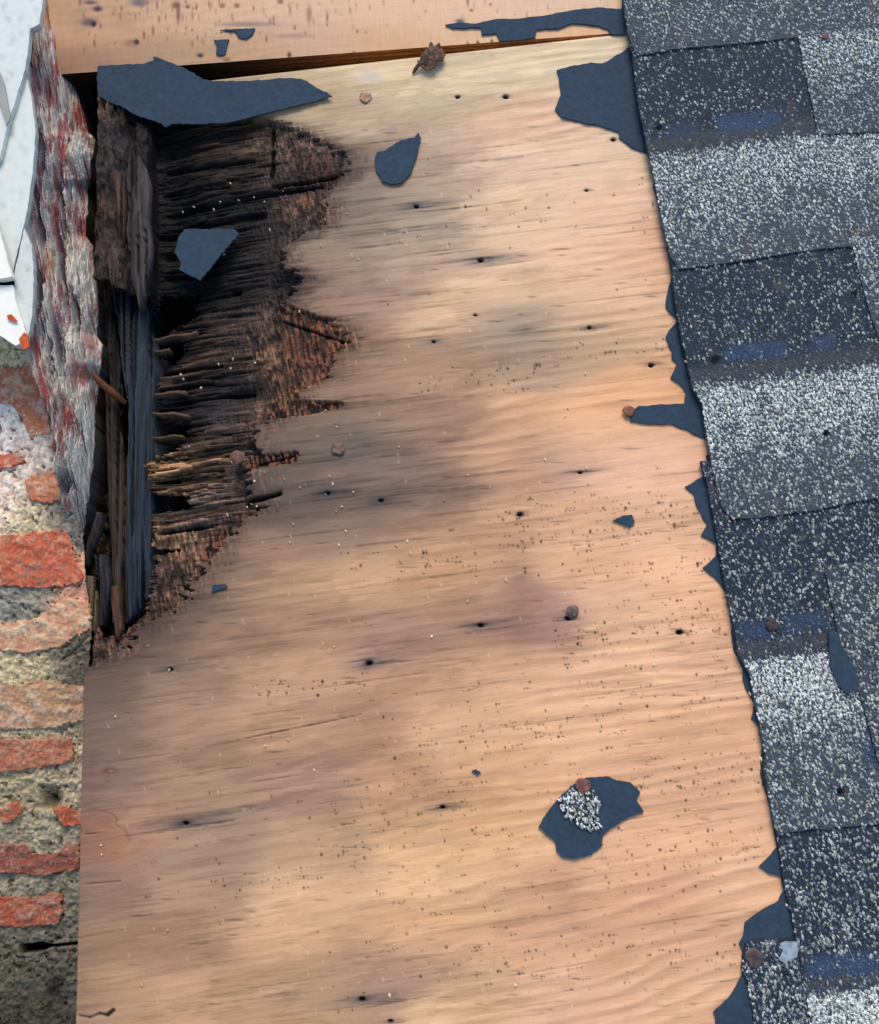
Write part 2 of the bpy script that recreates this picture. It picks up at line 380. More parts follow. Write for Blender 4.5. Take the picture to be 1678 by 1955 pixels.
def main_plywood():
    W, X, Y, gm = make_grid((186.5, 178), (1330, 50), (1670, 1950), (142, 2090), 1080, 720)
    x = W[..., 0] * 1000; y = W[..., 1] * 1000
    kq = np.hypot((X - 175) / 1.5, Y - 1600)
    ky_ = 9.0 * np.exp(-(kq / 75) ** 2) * np.sign(1600 - Y) * smooth(0, 30, np.abs(Y - 1600))
    ring, streak, fine = grain_lines(x, y - ky_, 4)
    sw0 = 40 * (fbm(x / 12, (y - .06 * x) / .8, 36, 3) - .5)
    wx = 46 * (fbm(x / 18, y / .9, 31, 3) - .5) + 26 * (fbm(x / 14, y / 12, 33) - .5)
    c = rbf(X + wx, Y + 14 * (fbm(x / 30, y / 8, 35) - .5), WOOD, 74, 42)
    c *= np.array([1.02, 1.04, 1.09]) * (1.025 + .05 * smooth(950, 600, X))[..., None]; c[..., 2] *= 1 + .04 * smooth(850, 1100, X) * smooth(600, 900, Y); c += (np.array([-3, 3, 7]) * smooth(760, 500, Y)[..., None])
    br = smooth(700, 1000, X)
    c *= (1 - np.array([.85, 1.0, 1.1]) * ((0.05 + .07 * br) * ring - .21 * streak - 0.05 * fine)[..., None])
    lnk = smooth(.66, .8, vn(x / 22, (y - .035 * x) / .55, 44)) * smooth(.4, .7, fbm(x / 30, y / 14, 45)); c *= (1 - .10 * lnk)[..., None]
    c *= (1 + 0.05 * (fbm(x / 60, y / 30, 41) - .5))[..., None]
    # hue drift: greyer at the left
    c[..., 2] *= 1 + .05 * (fbm(x / 35, y / 7, 43) - .5)
    # faint diagonal/wavy figure round the knot near the lower left
    kx, ky = 215, 1600
    rr = np.hypot((X - kx) / 1.15, Y - ky)
    kd = np.sqrt(((X - 178 + 46 * (fbm(x / 9, y / 6, 48) - .5)) / 68) ** 2 + ((Y - 1598) / 52) ** 2); km = smooth(1.22, .7, kd)[..., None] * .5
    c = c * (1 - km) + np.array([164, 112, 92]) * km
    ed = np.exp(-((kd - 1) / .035) ** 2) * smooth(1640, 1590, Y); c *= (1 - .16 * ed)[..., None]
    og = np.exp(-(((X - 232) / 20) ** 2 + ((Y - 1628) / 26) ** 2)); c = c * (1 - .3 * og[..., None]) + np.array([190, 138, 96]) * .3 * og[..., None]
    # overlapping tide marks left by water, feathered along the grain
    for q, (tsx, tsy, am) in enumerate(((52, 17, .045), (34, 9, .04), (85, 30, .035))):
        t = fbm((x + .25 * sw0) / tsx, (y - .06 * x) / tsy, 131 + q, 4); wgt = (.35 + .65 * smooth(1150, 850, X))
        c *= (1 - am * wgt * (smooth(.50, .525, t) + .9 * np.exp(-((t - .515) / .012) ** 2)))[..., None]
    Z = np.zeros_like(X) - 0.00012 * ring + 0.0001 * streak
    # pale scuff
    sc = np.exp(-(((X - 707) / 22) ** 2 + ((Y - 147) / 12) ** 2) ** 2); c = c * (1 - .5 * sc[..., None]) + np.array([186, 180, 190]) * .5 * sc[..., None]
    # nail stains drawn out along the grain
    gy = Y + .115 * X
    sw = 34 * (fbm(x / 16, (y - .035 * x) / .9, 37, 3) - .5); sv = 16 * (fbm(x / 22, y / 6, 38) - .5)
    K = np.zeros_like(X); K2 = np.zeros_like(X)
    for (hx, hy, r, lx, ly, k) in NAILHOLES:
        g0 = hy + .115 * hx; m = (np.abs(X - hx) < 3.2 * lx + 60) & (np.abs(gy - g0) < 3 * ly + 30)
        dx = X[m] + sw[m] - hx - .25 * lx; dy = gy[m] + sv[m] * min(1, ly / 12) - g0
        K[m] = np.maximum(K[m], k * .48 * np.exp(-(dx / (1.1 * lx)) ** 2 - (dy / (.8 * ly)) ** 2))
        dx = X[m] + .4 * sw[m] - hx; dy = gy[m] + .3 * sv[m] * min(1, ly / 12) - g0
        K[m] = np.maximum(K[m], min(1, k * 1.2) * np.exp(-np.hypot(dx / (.5 * lx), dy / (.5 * ly)) ** 1.3))
    for (hx, hy, lx, ly, k) in [(1075,1690,38,40,.30),(1085,1775,90,30,.26),(990,1100,30,62,.32),(1000,1190,34,40,.3),(940,690,70,12,.25),(900,270,60,8,.22),(860,215,60,22,.15),(830,320,46,26,.2),(660,330,60,14,.5),(680,280,70,10,.4),
                                (620,1440,90,18,.22),(220,1300,50,20,.35),(250,1420,40,10,.3),(1000,900,30,70,.13),(760,1230,50,14,.3),(640,965,90,30,.35),(860,940,80,16,.3),(905,800,26,16,.2),(960,845,100,7,.12),
                                (640,1180,120,8,.2),(750,1010,140,9,.2),(500,1240,120,9,.22),(1250,520,120,6,.14),(1100,470,140,6,.12),(1330,1400,90,14,.14),(900,1720,180,14,.12),(700,660,110,10,.22),(600,700,70,24,.3),(620,520,50,40,.25),(330,1180,60,12,.3)]:
        m = (np.abs(X - hx) < 3 * lx + 60) & (np.abs(Y - hy) < 3 * ly + 40)
        dx = X[m] + sw[m] - hx; dy = gy[m] + sv[m] - (hy + .115 * hx)
        K2[m] = 1 - (1 - K2[m]) * (1 - k * np.exp(-(dx / lx) ** 2 - (dy / ly) ** 2))
    brk = .45 + 1.1 * smooth(.25, .75, fbm(x / 15, (y - .06 * x) / 1.3, 39, 3))
    K2 = np.clip(K2 * brk * .8, 0, .8); K = np.clip(K * (.35 + .65 * brk), 0, .95)
    c = c * (1 - K2[..., None]) + np.array([112, 86, 72]) * K2[..., None]
    c = c * (1 - K[..., None]) + np.array([58, 58, 74]) * K[..., None]
    for (hx, hy, r, lx, ly, k) in NAILHOLES:
        if r > 3: stamp(c, Z, X, Y, hx, hy, r * .85, r * .6, .93, .002, gm); stamp(c, Z, X, Y, hx + r * random.uniform(-.7, .7), hy + r * .4 * random.uniform(-1, 1), r * random.uniform(.4, .9), r * .4, .8, .0008, gm)
    def gline(px, py, L, w, k):
        i0, j0, di, dj = gm(px, py, 1); dj = int(L * .36) + 12; di = int(L * .12) + 14
        sl = (slice(max(i0 - di, 0), i0 + di), slice(max(j0 - dj, 0), j0 + dj)); A, B = X[sl], Y[sl]
        if A.size == 0: return
        sp = .115 + .05 * smooth(900, 1800, py); d = np.abs(B - py + sp * (A - px) + 3 * (vn(A / 60, B / 30, 152) - .5)) / w
        c[sl] *= (1 - k * np.exp(-d ** 2 - (np.abs(A - px) / (L / 2)) ** 4) * (.35 + .9 * vn(A / 14, B / 9, 153)))[..., None]
        Z[sl] -= .00008 * np.exp(-d ** 2 - (np.abs(A - px) / (L / 2)) ** 4)
    for (hx, hy, r, lx, ly, k) in NAILHOLES:
        for _ in range(3): gline(hx + random.uniform(-.5, 1.3) * lx, hy + random.uniform(-.6, .6) * ly, lx * random.uniform(1.2, 3), random.uniform(.9, 1.6), k * .5)
    for _ in range(150): gline(random.uniform(200, 1450), random.uniform(230, 1950), random.uniform(60, 260), random.uniform(.8, 1.7), random.uniform(.1, .3))
    for _ in range(60): gline(random.uniform(560, 1000), random.uniform(260, 1050), random.uniform(60, 200), random.uniform(1, 2.5), random.uniform(.12, .3))
    # pits and pecks along the grain
    ZN = [(950,1350,930,1050,120),(1050,1430,1130,1270,130),(790,1100,1365,1450,55),(1200,1480,1440,1540,75),(1130,1460,1570,1700,65),(900,1420,1770,1900,70),(700,1450,1200,1940,170),(850,1350,900,1150,60),(480,700,1290,1335,40),
          (900,1150,1560,1600,25),(620,900,1410,1700,50),(850,1400,1250,1420,60),(1000,1350,640,700,25),(800,1030,680,760,40),(400,700,1600,1720,45),(600,1300,1680,1955,60),(760,1250,330,480,25),
          (620,900,1040,1120,30),(1100,1400,1040,1120,40),(250,900,1240,1900,60)]
    for (a, b_, y0, y1, n) in ZN:
        for _ in range(n):
            px = random.uniform(a, b_); py = random.triangular(y0, y1) - (px - (a + b_) / 2) * .1
            r = random.uniform(1.2, 2.5); k = random.choice((.7, .5, .4, .3, .3))
            stamp(c, Z, X, Y, px, py, r * random.uniform(.5, 1.3), r * random.uniform(.6, 1.7), k, .00008, gm)
            if random.random() < .3: stamp(c, Z, X, Y, px + random.uniform(5, 9), py - .8, r, r * .7, k, .0001, gm)
    for _ in range(22):   # short peck dashes
        px = random.uniform(640, 1420); py = random.uniform(1000, 1900)
        for q in range(random.randint(2, 6)): stamp(c, Z, X, Y, px + q * 5.5 + random.uniform(-3, 3), py - q * .6 + random.uniform(-2.5, 2.5), 2, 1.5, random.uniform(.15, .45), .00005, gm)
    for _ in range(260):   # pale scratches and lifted fibres
        px = random.uniform(200, 1450); py = random.uniform(240, 1940); L = random.uniform(2, 5)
        for q in range(3): stamp(c, Z, X, Y, px + q * .8, py + q * L * .6, 1.6, 2.6, random.uniform(.08, .3), -.00003, gm, (244, 222, 196))
    # short dark fibre dashes and open checks
    for _ in range(260):
        px = random.uniform(200, 1450); py = random.uniform(240, 1940)
        stamp(c, Z, X, Y, px, py, random.uniform(6, 20), random.uniform(1.0, 2.0), random.uniform(.1, .3), .0002, gm)
    # reddish bruise
    stamp(c, Z, X, Y, 209, 1471, 14, 7, .6, 0, gm, (100, 50, 45)); stamp(c, Z, X, Y, 212, 1472, 6, 3.5, .8, 0, gm, (165, 140, 128))
    stamp(c, Z, X, Y, 630, 905, 30, 15, .3, 0, gm, (170, 118, 98))
    # ---- rotten, delaminated area
    xr = np.interp(Y, XR[:, 0], XR[:, 1])
    e = xr + 8 + (24 - 14 * smooth(940, 1040, Y)) * (fbm(x / 16, y / .9, 51, 3) - .5) + (38 + 30 * smooth(940, 1040, Y)) * (fbm(x / 5, y / 2.2, 53, 3) - .5) + 12 * (vn(x / 1.2, y / .8, 52) - .5)
    R = smooth(-3, 3, e - X)
    rim = np.exp(-np.maximum(X - xr - 6 + 50 * (fbm(x / 20, y / 3, 55) - .5) + 120 * (fbm(x / 22, (y - .07 * x) / .9, 50, 3) - .5), 0) / (42 + 45 * smooth(950, 1100, Y))) * (1 - R) * (.58 + .12 * smooth(950, 1100, Y)) * (.6 + .7 * fbm(x / 10, y / 1.5, 56, 3))
    c = c * (1 - rim[..., None]) + np.array([72, 58, 56]) * rim[..., None]
    # slots of exposed cross ply beyond the rim
    SLOT = [[(565,612),(625,606),(622,640),(660,648),(618,690),(570,680)], [(470,868),(570,862),(566,884),(470,895)], [(515,782),(560,772),(640,768),(648,778),(590,792),(515,800)],
            [(545,580),(600,600),(640,690),(600,735),(520,740)], [(395,1010),(440,1006),(410,1060),(380,1065)], [(560,290),(650,290),(650,350),(590,400),(560,380)]]
    cr = rbf(X + wx * .9, Y + 6 * (vn(x / 3, y / 3, 54) - .5), ROT, 40, 22)
    hs = fbm(x / 34, y / 1.15, 57, 3); hs2 = vn(x / 14, y / .5, 59)
    vs = vn(x / .7, y / 3.6, 61) * .45 + vn(x / .45, y / 1.8, 63) * .3 + fbm(x / 1.6, y / 1.6, 64) * .25
    left = 1 - smooth(390, 520, X + 120 * (fbm(x / 20, y / 4, 65) - .5))
    crumb = smooth(950, 1040, Y); left0 = 0
    left = np.where(Y < 560, 1 - smooth(430, 560, X + 120 * (fbm(x / 20, y / 4, 65) - .5)), left)
    strp = 1 - smooth(284, 292, X); strp = strp * (Y < 560)
    left = left * (1 - .85 * crumb)
    patchy = fbm(x / 5, y / 5, 67)
    hsb = fbm(x / 30, y / 2.6, 58, 3); 
    wx_ = x + 5 * (fbm(x / 9, y / 4, 111) - .5); wy_ = y - .06 * x + 1.6 * (fbm(x / 12, y / 3, 113) - .5)
    ch = .6 * cells(wx_, wy_, 15, 1.5, 115) + .4 * cells(wx_, wy_, 7, .62, 117)
    wv_ = x + .12 * y + .9 * (fbm(x / 5, y / 9, 123) - .5); cv = .6 * cells(wy_, wv_, 4.5, 1.15, 119) + .4 * cells(wy_, wv_, 2.4, .6, 121)
    hor = (.28 + 1.25 * ch) * (.8 + .4 * hs2) * (1 - .75 * smooth(.42, .30, hs)) * (.6 + .7 * smooth(.3, .65, hsb))
    ver = (.16 + 1.1 * cv * (.7 + .6 * vs)) * (.45 + .9 * smooth(.25, .7, patchy + .1)) * 1.25
    bark = (.25 + 1.5 * fbm(x / 1.5, y / 3.2, 71)) * (1 - .8 * smooth(.42, .34, fbm(x / 2.4, y / 7, 74)))
    mod = hor * left + ver * (1 - left)
    mod = mod * (1 - strp) + bark * strp
    cr = cr * (1 - .28 * smooth(600, 520, Y) * smooth(600, 500, X))[..., None] * np.array([.84, .84, .90]) * np.clip(mod, .15, 1.9)[..., None]
    lvl = -0.0016 - .0045 * smooth(620, 400, X) - .004 * (1 - smooth(292, 420, X))
    dk_ = np.zeros_like(X)                # black depth of the hole, painted into the rotted veneer round it
    for (a, b_, rx, ry, k) in [(320,430,62,140,.92),(345,545,70,60,.92),(300,265,52,45,.6),(345,388,100,16,.8),(320,430,110,18,.5),(318,655,46,22,.6),(330,800,50,30,.4),(440,560,60,18,.4),(600,345,50,22,.45),(550,540,34,24,.6),(480,745,60,14,.45),(400,470,80,14,.5)]:
        dk_ = np.maximum(dk_, k * np.exp(-(((X + 50 * (hs - .5) - a) / rx) ** 2 + ((Y + 12 * (hsb - .5) - b_) / ry) ** 2) ** 1.3))
    cr = cr * (1 - dk_ * (X > 284))[..., None]; lvl = lvl - .004 * dk_ * (X > 284)
    zr = lvl + left * (.0012 * (hs - .5) + .0004 * (hs2 - .5) + .0016 * (hsb - .5) + .0016 * (ch - .5) - .0012 * smooth(.40, .30, hs)) + (1 - left) * (.0012 * (vs - .6) + .0016 * (cv - .5) + .0012 * (patchy - .5))
    zr = np.where(strp > .5, -.0012 + .006 * (fbm(x / 3, y / 8, 73) - .5) - .004 * smooth(235, 250, X) * smooth(262, 240, X) - .006 * smooth(278, 290, X), zr)
    # finger slabs stay nearer the surface where pale wood is left
    pale = smooth(90, 150, cr[..., 0]) * left; zr += .002 * pale
    Rc = np.maximum(R, .62 * smooth(-60, 4, e + 26 * (hs - .5) + 30 * (patchy - .5) - X) * smooth(.30, .62, .5 * hs + .5 * patchy + .12))
    c = c * (1 - Rc[..., None]) + cr * Rc[..., None]
    Z = Z * (1 - R) + zr * R
    # peeled-out slots: strips of vertical fibres
    for s_, pl in enumerate(SLOT):
        m = inpoly(X + 10 * (vn(x / 3, y / .8, 80 + s_) - .5), Y + 5 * (vn(x / 1, y / 4, 90 + s_) - .5), pl)
        fv = .7 * cells(wy_, wv_, 6, 1.3, 95 + s_) + .3 * vn(x / .5, y / 3, 96 + s_)
        cc = np.array([104, 66, 52]) * (.08 + 1.25 * smooth(.25, .8, fv))[..., None]
        kk = np.where(m, .85 if s_ not in (3, 5) else .45, 0)
        c = c * (1 - kk[..., None]) + cc * kk[..., None]; Z = np.where(m, np.minimum(Z, -.0012 - .002 * (1 - fv)), Z)
    for (x1, y1, x2, y2, w) in CRACK:
        L = math.hypot(x2 - x1, y2 - y1); ux, uy = (x2 - x1) / L, (y2 - y1) / L
        s = np.clip((X - x1) * ux + (Y - y1) * uy, 0, L)
        d = np.hypot(X - x1 - s * ux, Y - y1 - s * uy) + w * 1.4 * (vn(x / 8, y / 2, 99) - .5)
        k = np.exp(-np.maximum(d, 0) ** 2 / w ** 2) * (.5 + .5 * smooth(0, .15, s / L))
        deep = 0.004 if X.size and x1 < 640 and y1 < 1100 else .0006
        kc = .88 if w > 2 else .5
        c *= (1 - kc * k)[..., None]; Z -= deep * k
    # ragged opening
    hw = 26 * (fbm(x / 26, y / .8, 101, 3) - .5) + 8 * (vn(x / 1.2, y / 1.2, 103) - .5)
    hole = inpoly(X + hw * (X > 262), Y + 5 * (vn(x / 2, y / 2, 105) - .5), HOLE)
    # splinters bridging the opening
    for (x1, y1, x2, y2, w) in [(285,781,355,786,4),(283,829,345,826,3),(288,640,372,626,3.5),(288,662,318,660,3),(288,745,350,741,4)]:
        yy = y1 + (X - x1) * (y2 - y1) / (x2 - x1) + 1.5 * np.sin(X / 9); m = (X > x1) & (X < x2) & (np.abs(Y - yy) < w * (.6 + .4 * (X - x1) / (x2 - x1)))
        hole &= ~m; Z = np.where(m, -.005, Z); c = np.where(m[..., None], np.array([96, 76, 60]) * (1 - .3 * np.abs(Y - yy) / w)[..., None], c)
    keep = ~hole[:-1, :-1]
    W[..., 2] = Z
    C = lin(np.clip(c, 2, 245))
    # grain of the plies on the exposed rim goes darker/deeper
    sk = np.where((R > .5), W[..., 2] - .003, -.012)
    V, F, C = grid_mesh(W, keep, C, sk, .35)
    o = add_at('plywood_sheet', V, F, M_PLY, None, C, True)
    tag(o, 'large stained plywood deck board with a black rotted hole at its upper left', 'plywood board', 'plywood roof decking')
main_plywood()

def upper_plywood():
    W, X, Y, gm = make_grid((60, -150), (1330, -205), (1330, 52), (60, 146), 230, 640)
    x = W[..., 0] * 1000; y = W[..., 1] * 1000
    PTS = [(140,20,190,155,122),(200,60,208,168,132),(165,118,160,128,104),(260,112,172,140,114),(350,105,184,152,120),(400,30,217,182,147),(600,80,207,172,144),(600,20,222,188,156),(800,20,227,192,162),
           (1000,15,229,195,166),(760,85,212,172,128),(900,65,226,188,148),(1100,55,226,182,138),(500,105,196,160,124),(800,60,220,184,150),(1150,10,226,196,166),(300,20,206,170,136),(200,-40,205,165,130),(1000,-60,224,190,160)]
    c = rbf(X + 30 * (fbm(x / 14, y / 3, 201) - .5), Y, PTS, 80, 34)
    c *= np.array([.97, .97, 1.03])
    ring, streak, fine = grain_lines(x, y, 90)
    vf = vn(x / .8, y / 9, 203) - .5
    c *= (1 - .04 * ring + .05 * streak + .035 * fine + .05 * vf)[..., None]
    Z = np.zeros_like(X)
    for _ in range(150):
        px = random.uniform(140, 1180) if random.random() < .5 else random.uniform(140, 700); py = random.uniform(-30, 72) - (px - 600) * .06
        r = random.uniform(1.2, 2.6)
        stamp(c, Z, X, Y, px, py, r, r * random.uniform(1.2, 4.5), random.choice((.35, .55, .2, .25)), .0003, gm, (92, 56, 52))
    for (px, py, rx, ry, k, t) in [(170,43,16,8,.7,(70,62,88)),(178,45,5,5,.9,(30,22,40)),(186,17,9,5,.8,(45,36,60)),(172,5,12,4,.7,(70,62,88)),(265,5,18,8,.6,(70,70,96)),(340,25,4,22,.7,(100,66,62)),(335,10,8,6,.6,(90,60,60)),
                                   (260,80,5,5,.9,(40,28,26)),(250,84,16,7,.4,(110,80,70)),(382,106,6,4,.8,(35,28,45)),(552,105,4,5,.8,(50,30,25)),(675,103,3,5,.8,(60,34,20)),(432,115,8,5,.5,(90,70,60)),(358,13,4,4,.7,(90,50,45)),
                                   (424,11,6,5,.6,(95,66,50)),(452,11,6,5,.6,(95,66,50)),(535,3,6,5,.6,(90,60,55)),(475,47,60,5,.5,(105,92,96)),(560,70,40,5,.3,(120,105,112)),(590,28,5,18,.5,(110,74,70)),(900,20,4,3,.6,(90,60,50)),
                                   (893,87,3,6,.8,(60,34,16)),(912,85,3,7,.9,(50,28,12)),(939,80,3,5,.7,(60,34,16)),(878,40,9,4,.7,(60,62,96)),(240,45,30,22,.16,(120,100,96)),(150,45,14,30,.14,(120,100,96))]:
        stamp(c, Z, X, Y, px, py, rx, ry, k, .0003, gm, t)
    W[..., 2] = Z
    V, F, C = grid_mesh(W, None, lin(np.clip(c, 2, 245)), None)
    o = empty('plywood_sheet', *P(700, 0, -.012))
    a = add_at('face_veneer', V, F, M_PLY, o, C, True)
    # sawn lower edge: stacked plies seen as an orange brown band
    n = 500; t = np.linspace(0, 1, n)[None, :]; A = P(60, 146, 0); B = P(1330, 52, 0)
    zz = np.linspace(0, -.0125, 26)[:, None]
    E = np.zeros((26, n, 3)); E[..., :] = A * (1 - t[..., None]) + B * t[..., None]
    E[..., 2] = zz + 0 * t; ex = E[..., 0] * 1000; ez = E[..., 2] * 1000
    E[..., 1] += .0006 * (vn(ex / 3, ez / .8, 205) - .5) - .0004 * (np.abs(((ez / 3.1) % 1) - .5))
    ply = ((-ez / 3.1) % 1)
    cc = np.array([158, 98, 48]) * (1 - .45 * smooth(.55, .75, ply) * smooth(1, .85, ply) + .25 * (vn(ex / 2, ez / .4, 207) - .5))[..., None]
    lf = smooth(0, -125, ex)
    cc = cc * (1 - .78 * lf[..., None])
    V, F, C = grid_mesh(E[::-1], None, lin(np.clip(cc[::-1], 2, 240)), None)
    add_at('sawn_edge', V, F, M_PLY, o, C)
    tag(o, 'pinkish plywood deck board across the top with brown lower edge', 'plywood board', 'plywood roof decking')
upper_plywood()

# ------------------------------------------------------------------ rafter, slivers and dirt in the opening
def wood_fn(c1, c2, seed, dark=.6):
    def cf(X, Y, s):
        f = fbm(X / 3.2 + 4 * np.sin(Y / 120), Y / 130, seed, 3); g = vn(X / 1.6, Y / 60, seed + 2)
        k = smooth(.25, .75, .6 * f + .4 * g)[..., None]
        c = np.array(c1) * (1 - k) + np.array(c2) * k
        cr = smooth(.36, .28, vn(X / 4.5, Y / 160, seed + 4))[..., None]
        return lin(np.clip(c * (1 - dark * cr), 2, 240))
    return cf
def wood_h(a, seed):
    return lambda X, Y, s: a * 1.2 * np.sin(np.pi * s) + .0035 * (fbm(X / 4, Y / 140, seed, 3) - .5) - .003 * smooth(.36, .28, vn(X / 4.5, Y / 160, seed + 4 - 0))
rl = [(205,500),(213,545),(222,620),(233,690),(241,760),(243,850),(241,1000),(240,1100),(246,1188)]
rr_ = [(268,500),(272,545),(287,600),(293,700),(296,860),(294,930),(288,1000),(285,1080),(282,1140),(262,1175),(250,1190)]
rr_ = [(270,500),(274,545),(288,600),(294,700),(297,860),(295,930),(289,1000),(286,1080),(283,1140),(266,1172),(252,1188)]
o = strip('rafter', rl, rr_, -.014, -.016, M_ROT, 420, 46, wood_h(.002, 301), wood_fn((26, 34, 46), (46, 60, 80), 301, .75), y0=500, y1=1188, skirt=-.06)
tag(o, 'blue black weathered rafter running down the rotted opening', 'rafter')
SL = [([(200,740),(205,900),(212,1050),(214,1190)], [(218,740),(238,900),(246,1050),(243,1200)], -.017, (38,31,30), (66,56,50), 'long fibrous brown sliver beside the dark rafter'),
      ([(178,1060),(186,1110),(187,1195)], [(205,1060),(212,1120),(200,1200)], -.011, (24,26,32), (50,54,60), 'short dark grey sliver at the bottom of the opening'),
      ([(160,1100),(166,1140),(178,1205)], [(176,1085),(182,1130),(186,1210)], -.008, (84,72,56), (118,102,80), 'pale tan sliver wedged against the brick corner'),
      ([(156,1080),(160,1060),(176,1000),(184,980)][::-1], [(166,1085),(172,1065),(192,1000),(198,980)][::-1], -.010, (30,26,30), (66,60,66), 'dark sliver leaning against the side of the chimney'),
      ([(212,1120),(214,1200),(216,1225)], [(228,1120),(232,1200),(226,1225)], -.007, (66,48,40), (112,84,66), 'orange brown frayed sliver near the foot of the rafter'),
      ([(196,560),(203,640),(210,760)], [(210,560),(226,660),(232,760)], -.024, (18,16,18), (48,42,44), 'black upper sliver in the gap behind the rafter'),
      ([(246,296),(241,340),(246,400),(240,440),(247,480),(250,530),(262,570),(266,590)], [(262,290),(279,320),(287,350),(284,420),(290,470),(284,530),(274,570),(270,592)], .002, (38,38,44), (76,70,74), 'long curled grey flake of bark like wood above the rafter'),
      ([(193,478),(196,510),(206,530),(214,548)], [(240,470),(236,500),(230,530),(220,552)], -.001, (58,46,44), (104,88,86), 'stubby crumbling brown chunk at the end of the rotted edge strip'),
      ([(214,330),(222,380),(226,430),(232,470)], [(232,325),(240,370),(238,430),(236,474)], .002, (56,44,40), (88,68,60), 'rusty brown lifted sliver on the rotted edge strip')]
for i, (l, r, n, c1, c2, lb) in enumerate(SL):
    o = strip('wood_sliver', l, r, n, n - .001, M_ROT, 140, 18, wood_h(.002, 320 + 7 * i), wood_fn(c1, c2, 320 + 7 * i, .85), y0=l[0][1], y1=l[-1][1], skirt=n - .006)
    tag(o, lb, 'wood sliver', 'slivers of rotted timber')
def dirt():
    def hf(X, Y, s): return .012 * (fbm(X / 14, Y / 18, 401) - .5) + .004 * (vn(X / 4, Y / 5, 403) - .5)
    def cf(X, Y, s):
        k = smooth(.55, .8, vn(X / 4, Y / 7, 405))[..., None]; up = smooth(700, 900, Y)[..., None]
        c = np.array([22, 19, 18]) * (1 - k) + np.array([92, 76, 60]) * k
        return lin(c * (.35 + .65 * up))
    o = strip('dirt', [(110, 430), (130, 900), (140, 1240)], [(215, 430), (240, 900), (240, 1240)], -.034, -.030, M_MORTAR, 200, 40, hf, cf, y0=430, y1=1240)
    tag(o, 'dark loose rot and dirt lying in the gap by the chimney', 'dirt', kind='stuff')
dirt()
def tube(name, pts, rad, mat, col, parent=None, seg=7):
    pts = [np.array(p) for p in pts]; V = []; F = []
    for i, p in enumerate(pts):
        d = pts[min(i + 1, len(pts) - 1)] - pts[max(i - 1, 0)]; d = d / np.linalg.norm(d)
        a = np.cross(d, [0, 0, 1.0]); a = a / (np.linalg.norm(a) + 1e-9); b = np.cross(d, a)
        r = rad[i] if isinstance(rad, (list, tuple)) else rad
        for k in range(seg):
            t = 2 * math.pi * k / seg; V.append(p + r * (math.cos(t) * a + .7 * math.sin(t) * b) * random.uniform(.85, 1.15))
    for i in range(len(pts) - 1):
        for k in range(seg):
            q = i * seg; F.append([q + k, q + (k + 1) % seg, q + seg + (k + 1) % seg, q + seg + k])
    F.append(list(range(seg))[::-1]); F.append([len(V) - seg + k for k in range(seg)])
    return add_at(name, V, F, mat, parent, np.tile(lin(col), (len(V), 1)), True)
o = tube('twig', [P(176, 712, -.004), P(190, 728, -.006), P(212, 748, -.009), P(240, 770, -.013)], [.0009, .0020, .0024, .0014], M_ROT, (96, 56, 38))
tag(o, 'short rusty brown stick poking across the dark gap', 'stick')
o = tube('twig', [P(118, 1258, .001), P(135, 1246, .002), P(150, 1232, .002), P(168, 1212, 0)], [.0006, .001, .0012, .0008], M_LEAF, (60, 62, 56))
tag(o, 'thin grey twig on the mortar by the deck edge', 'stick')

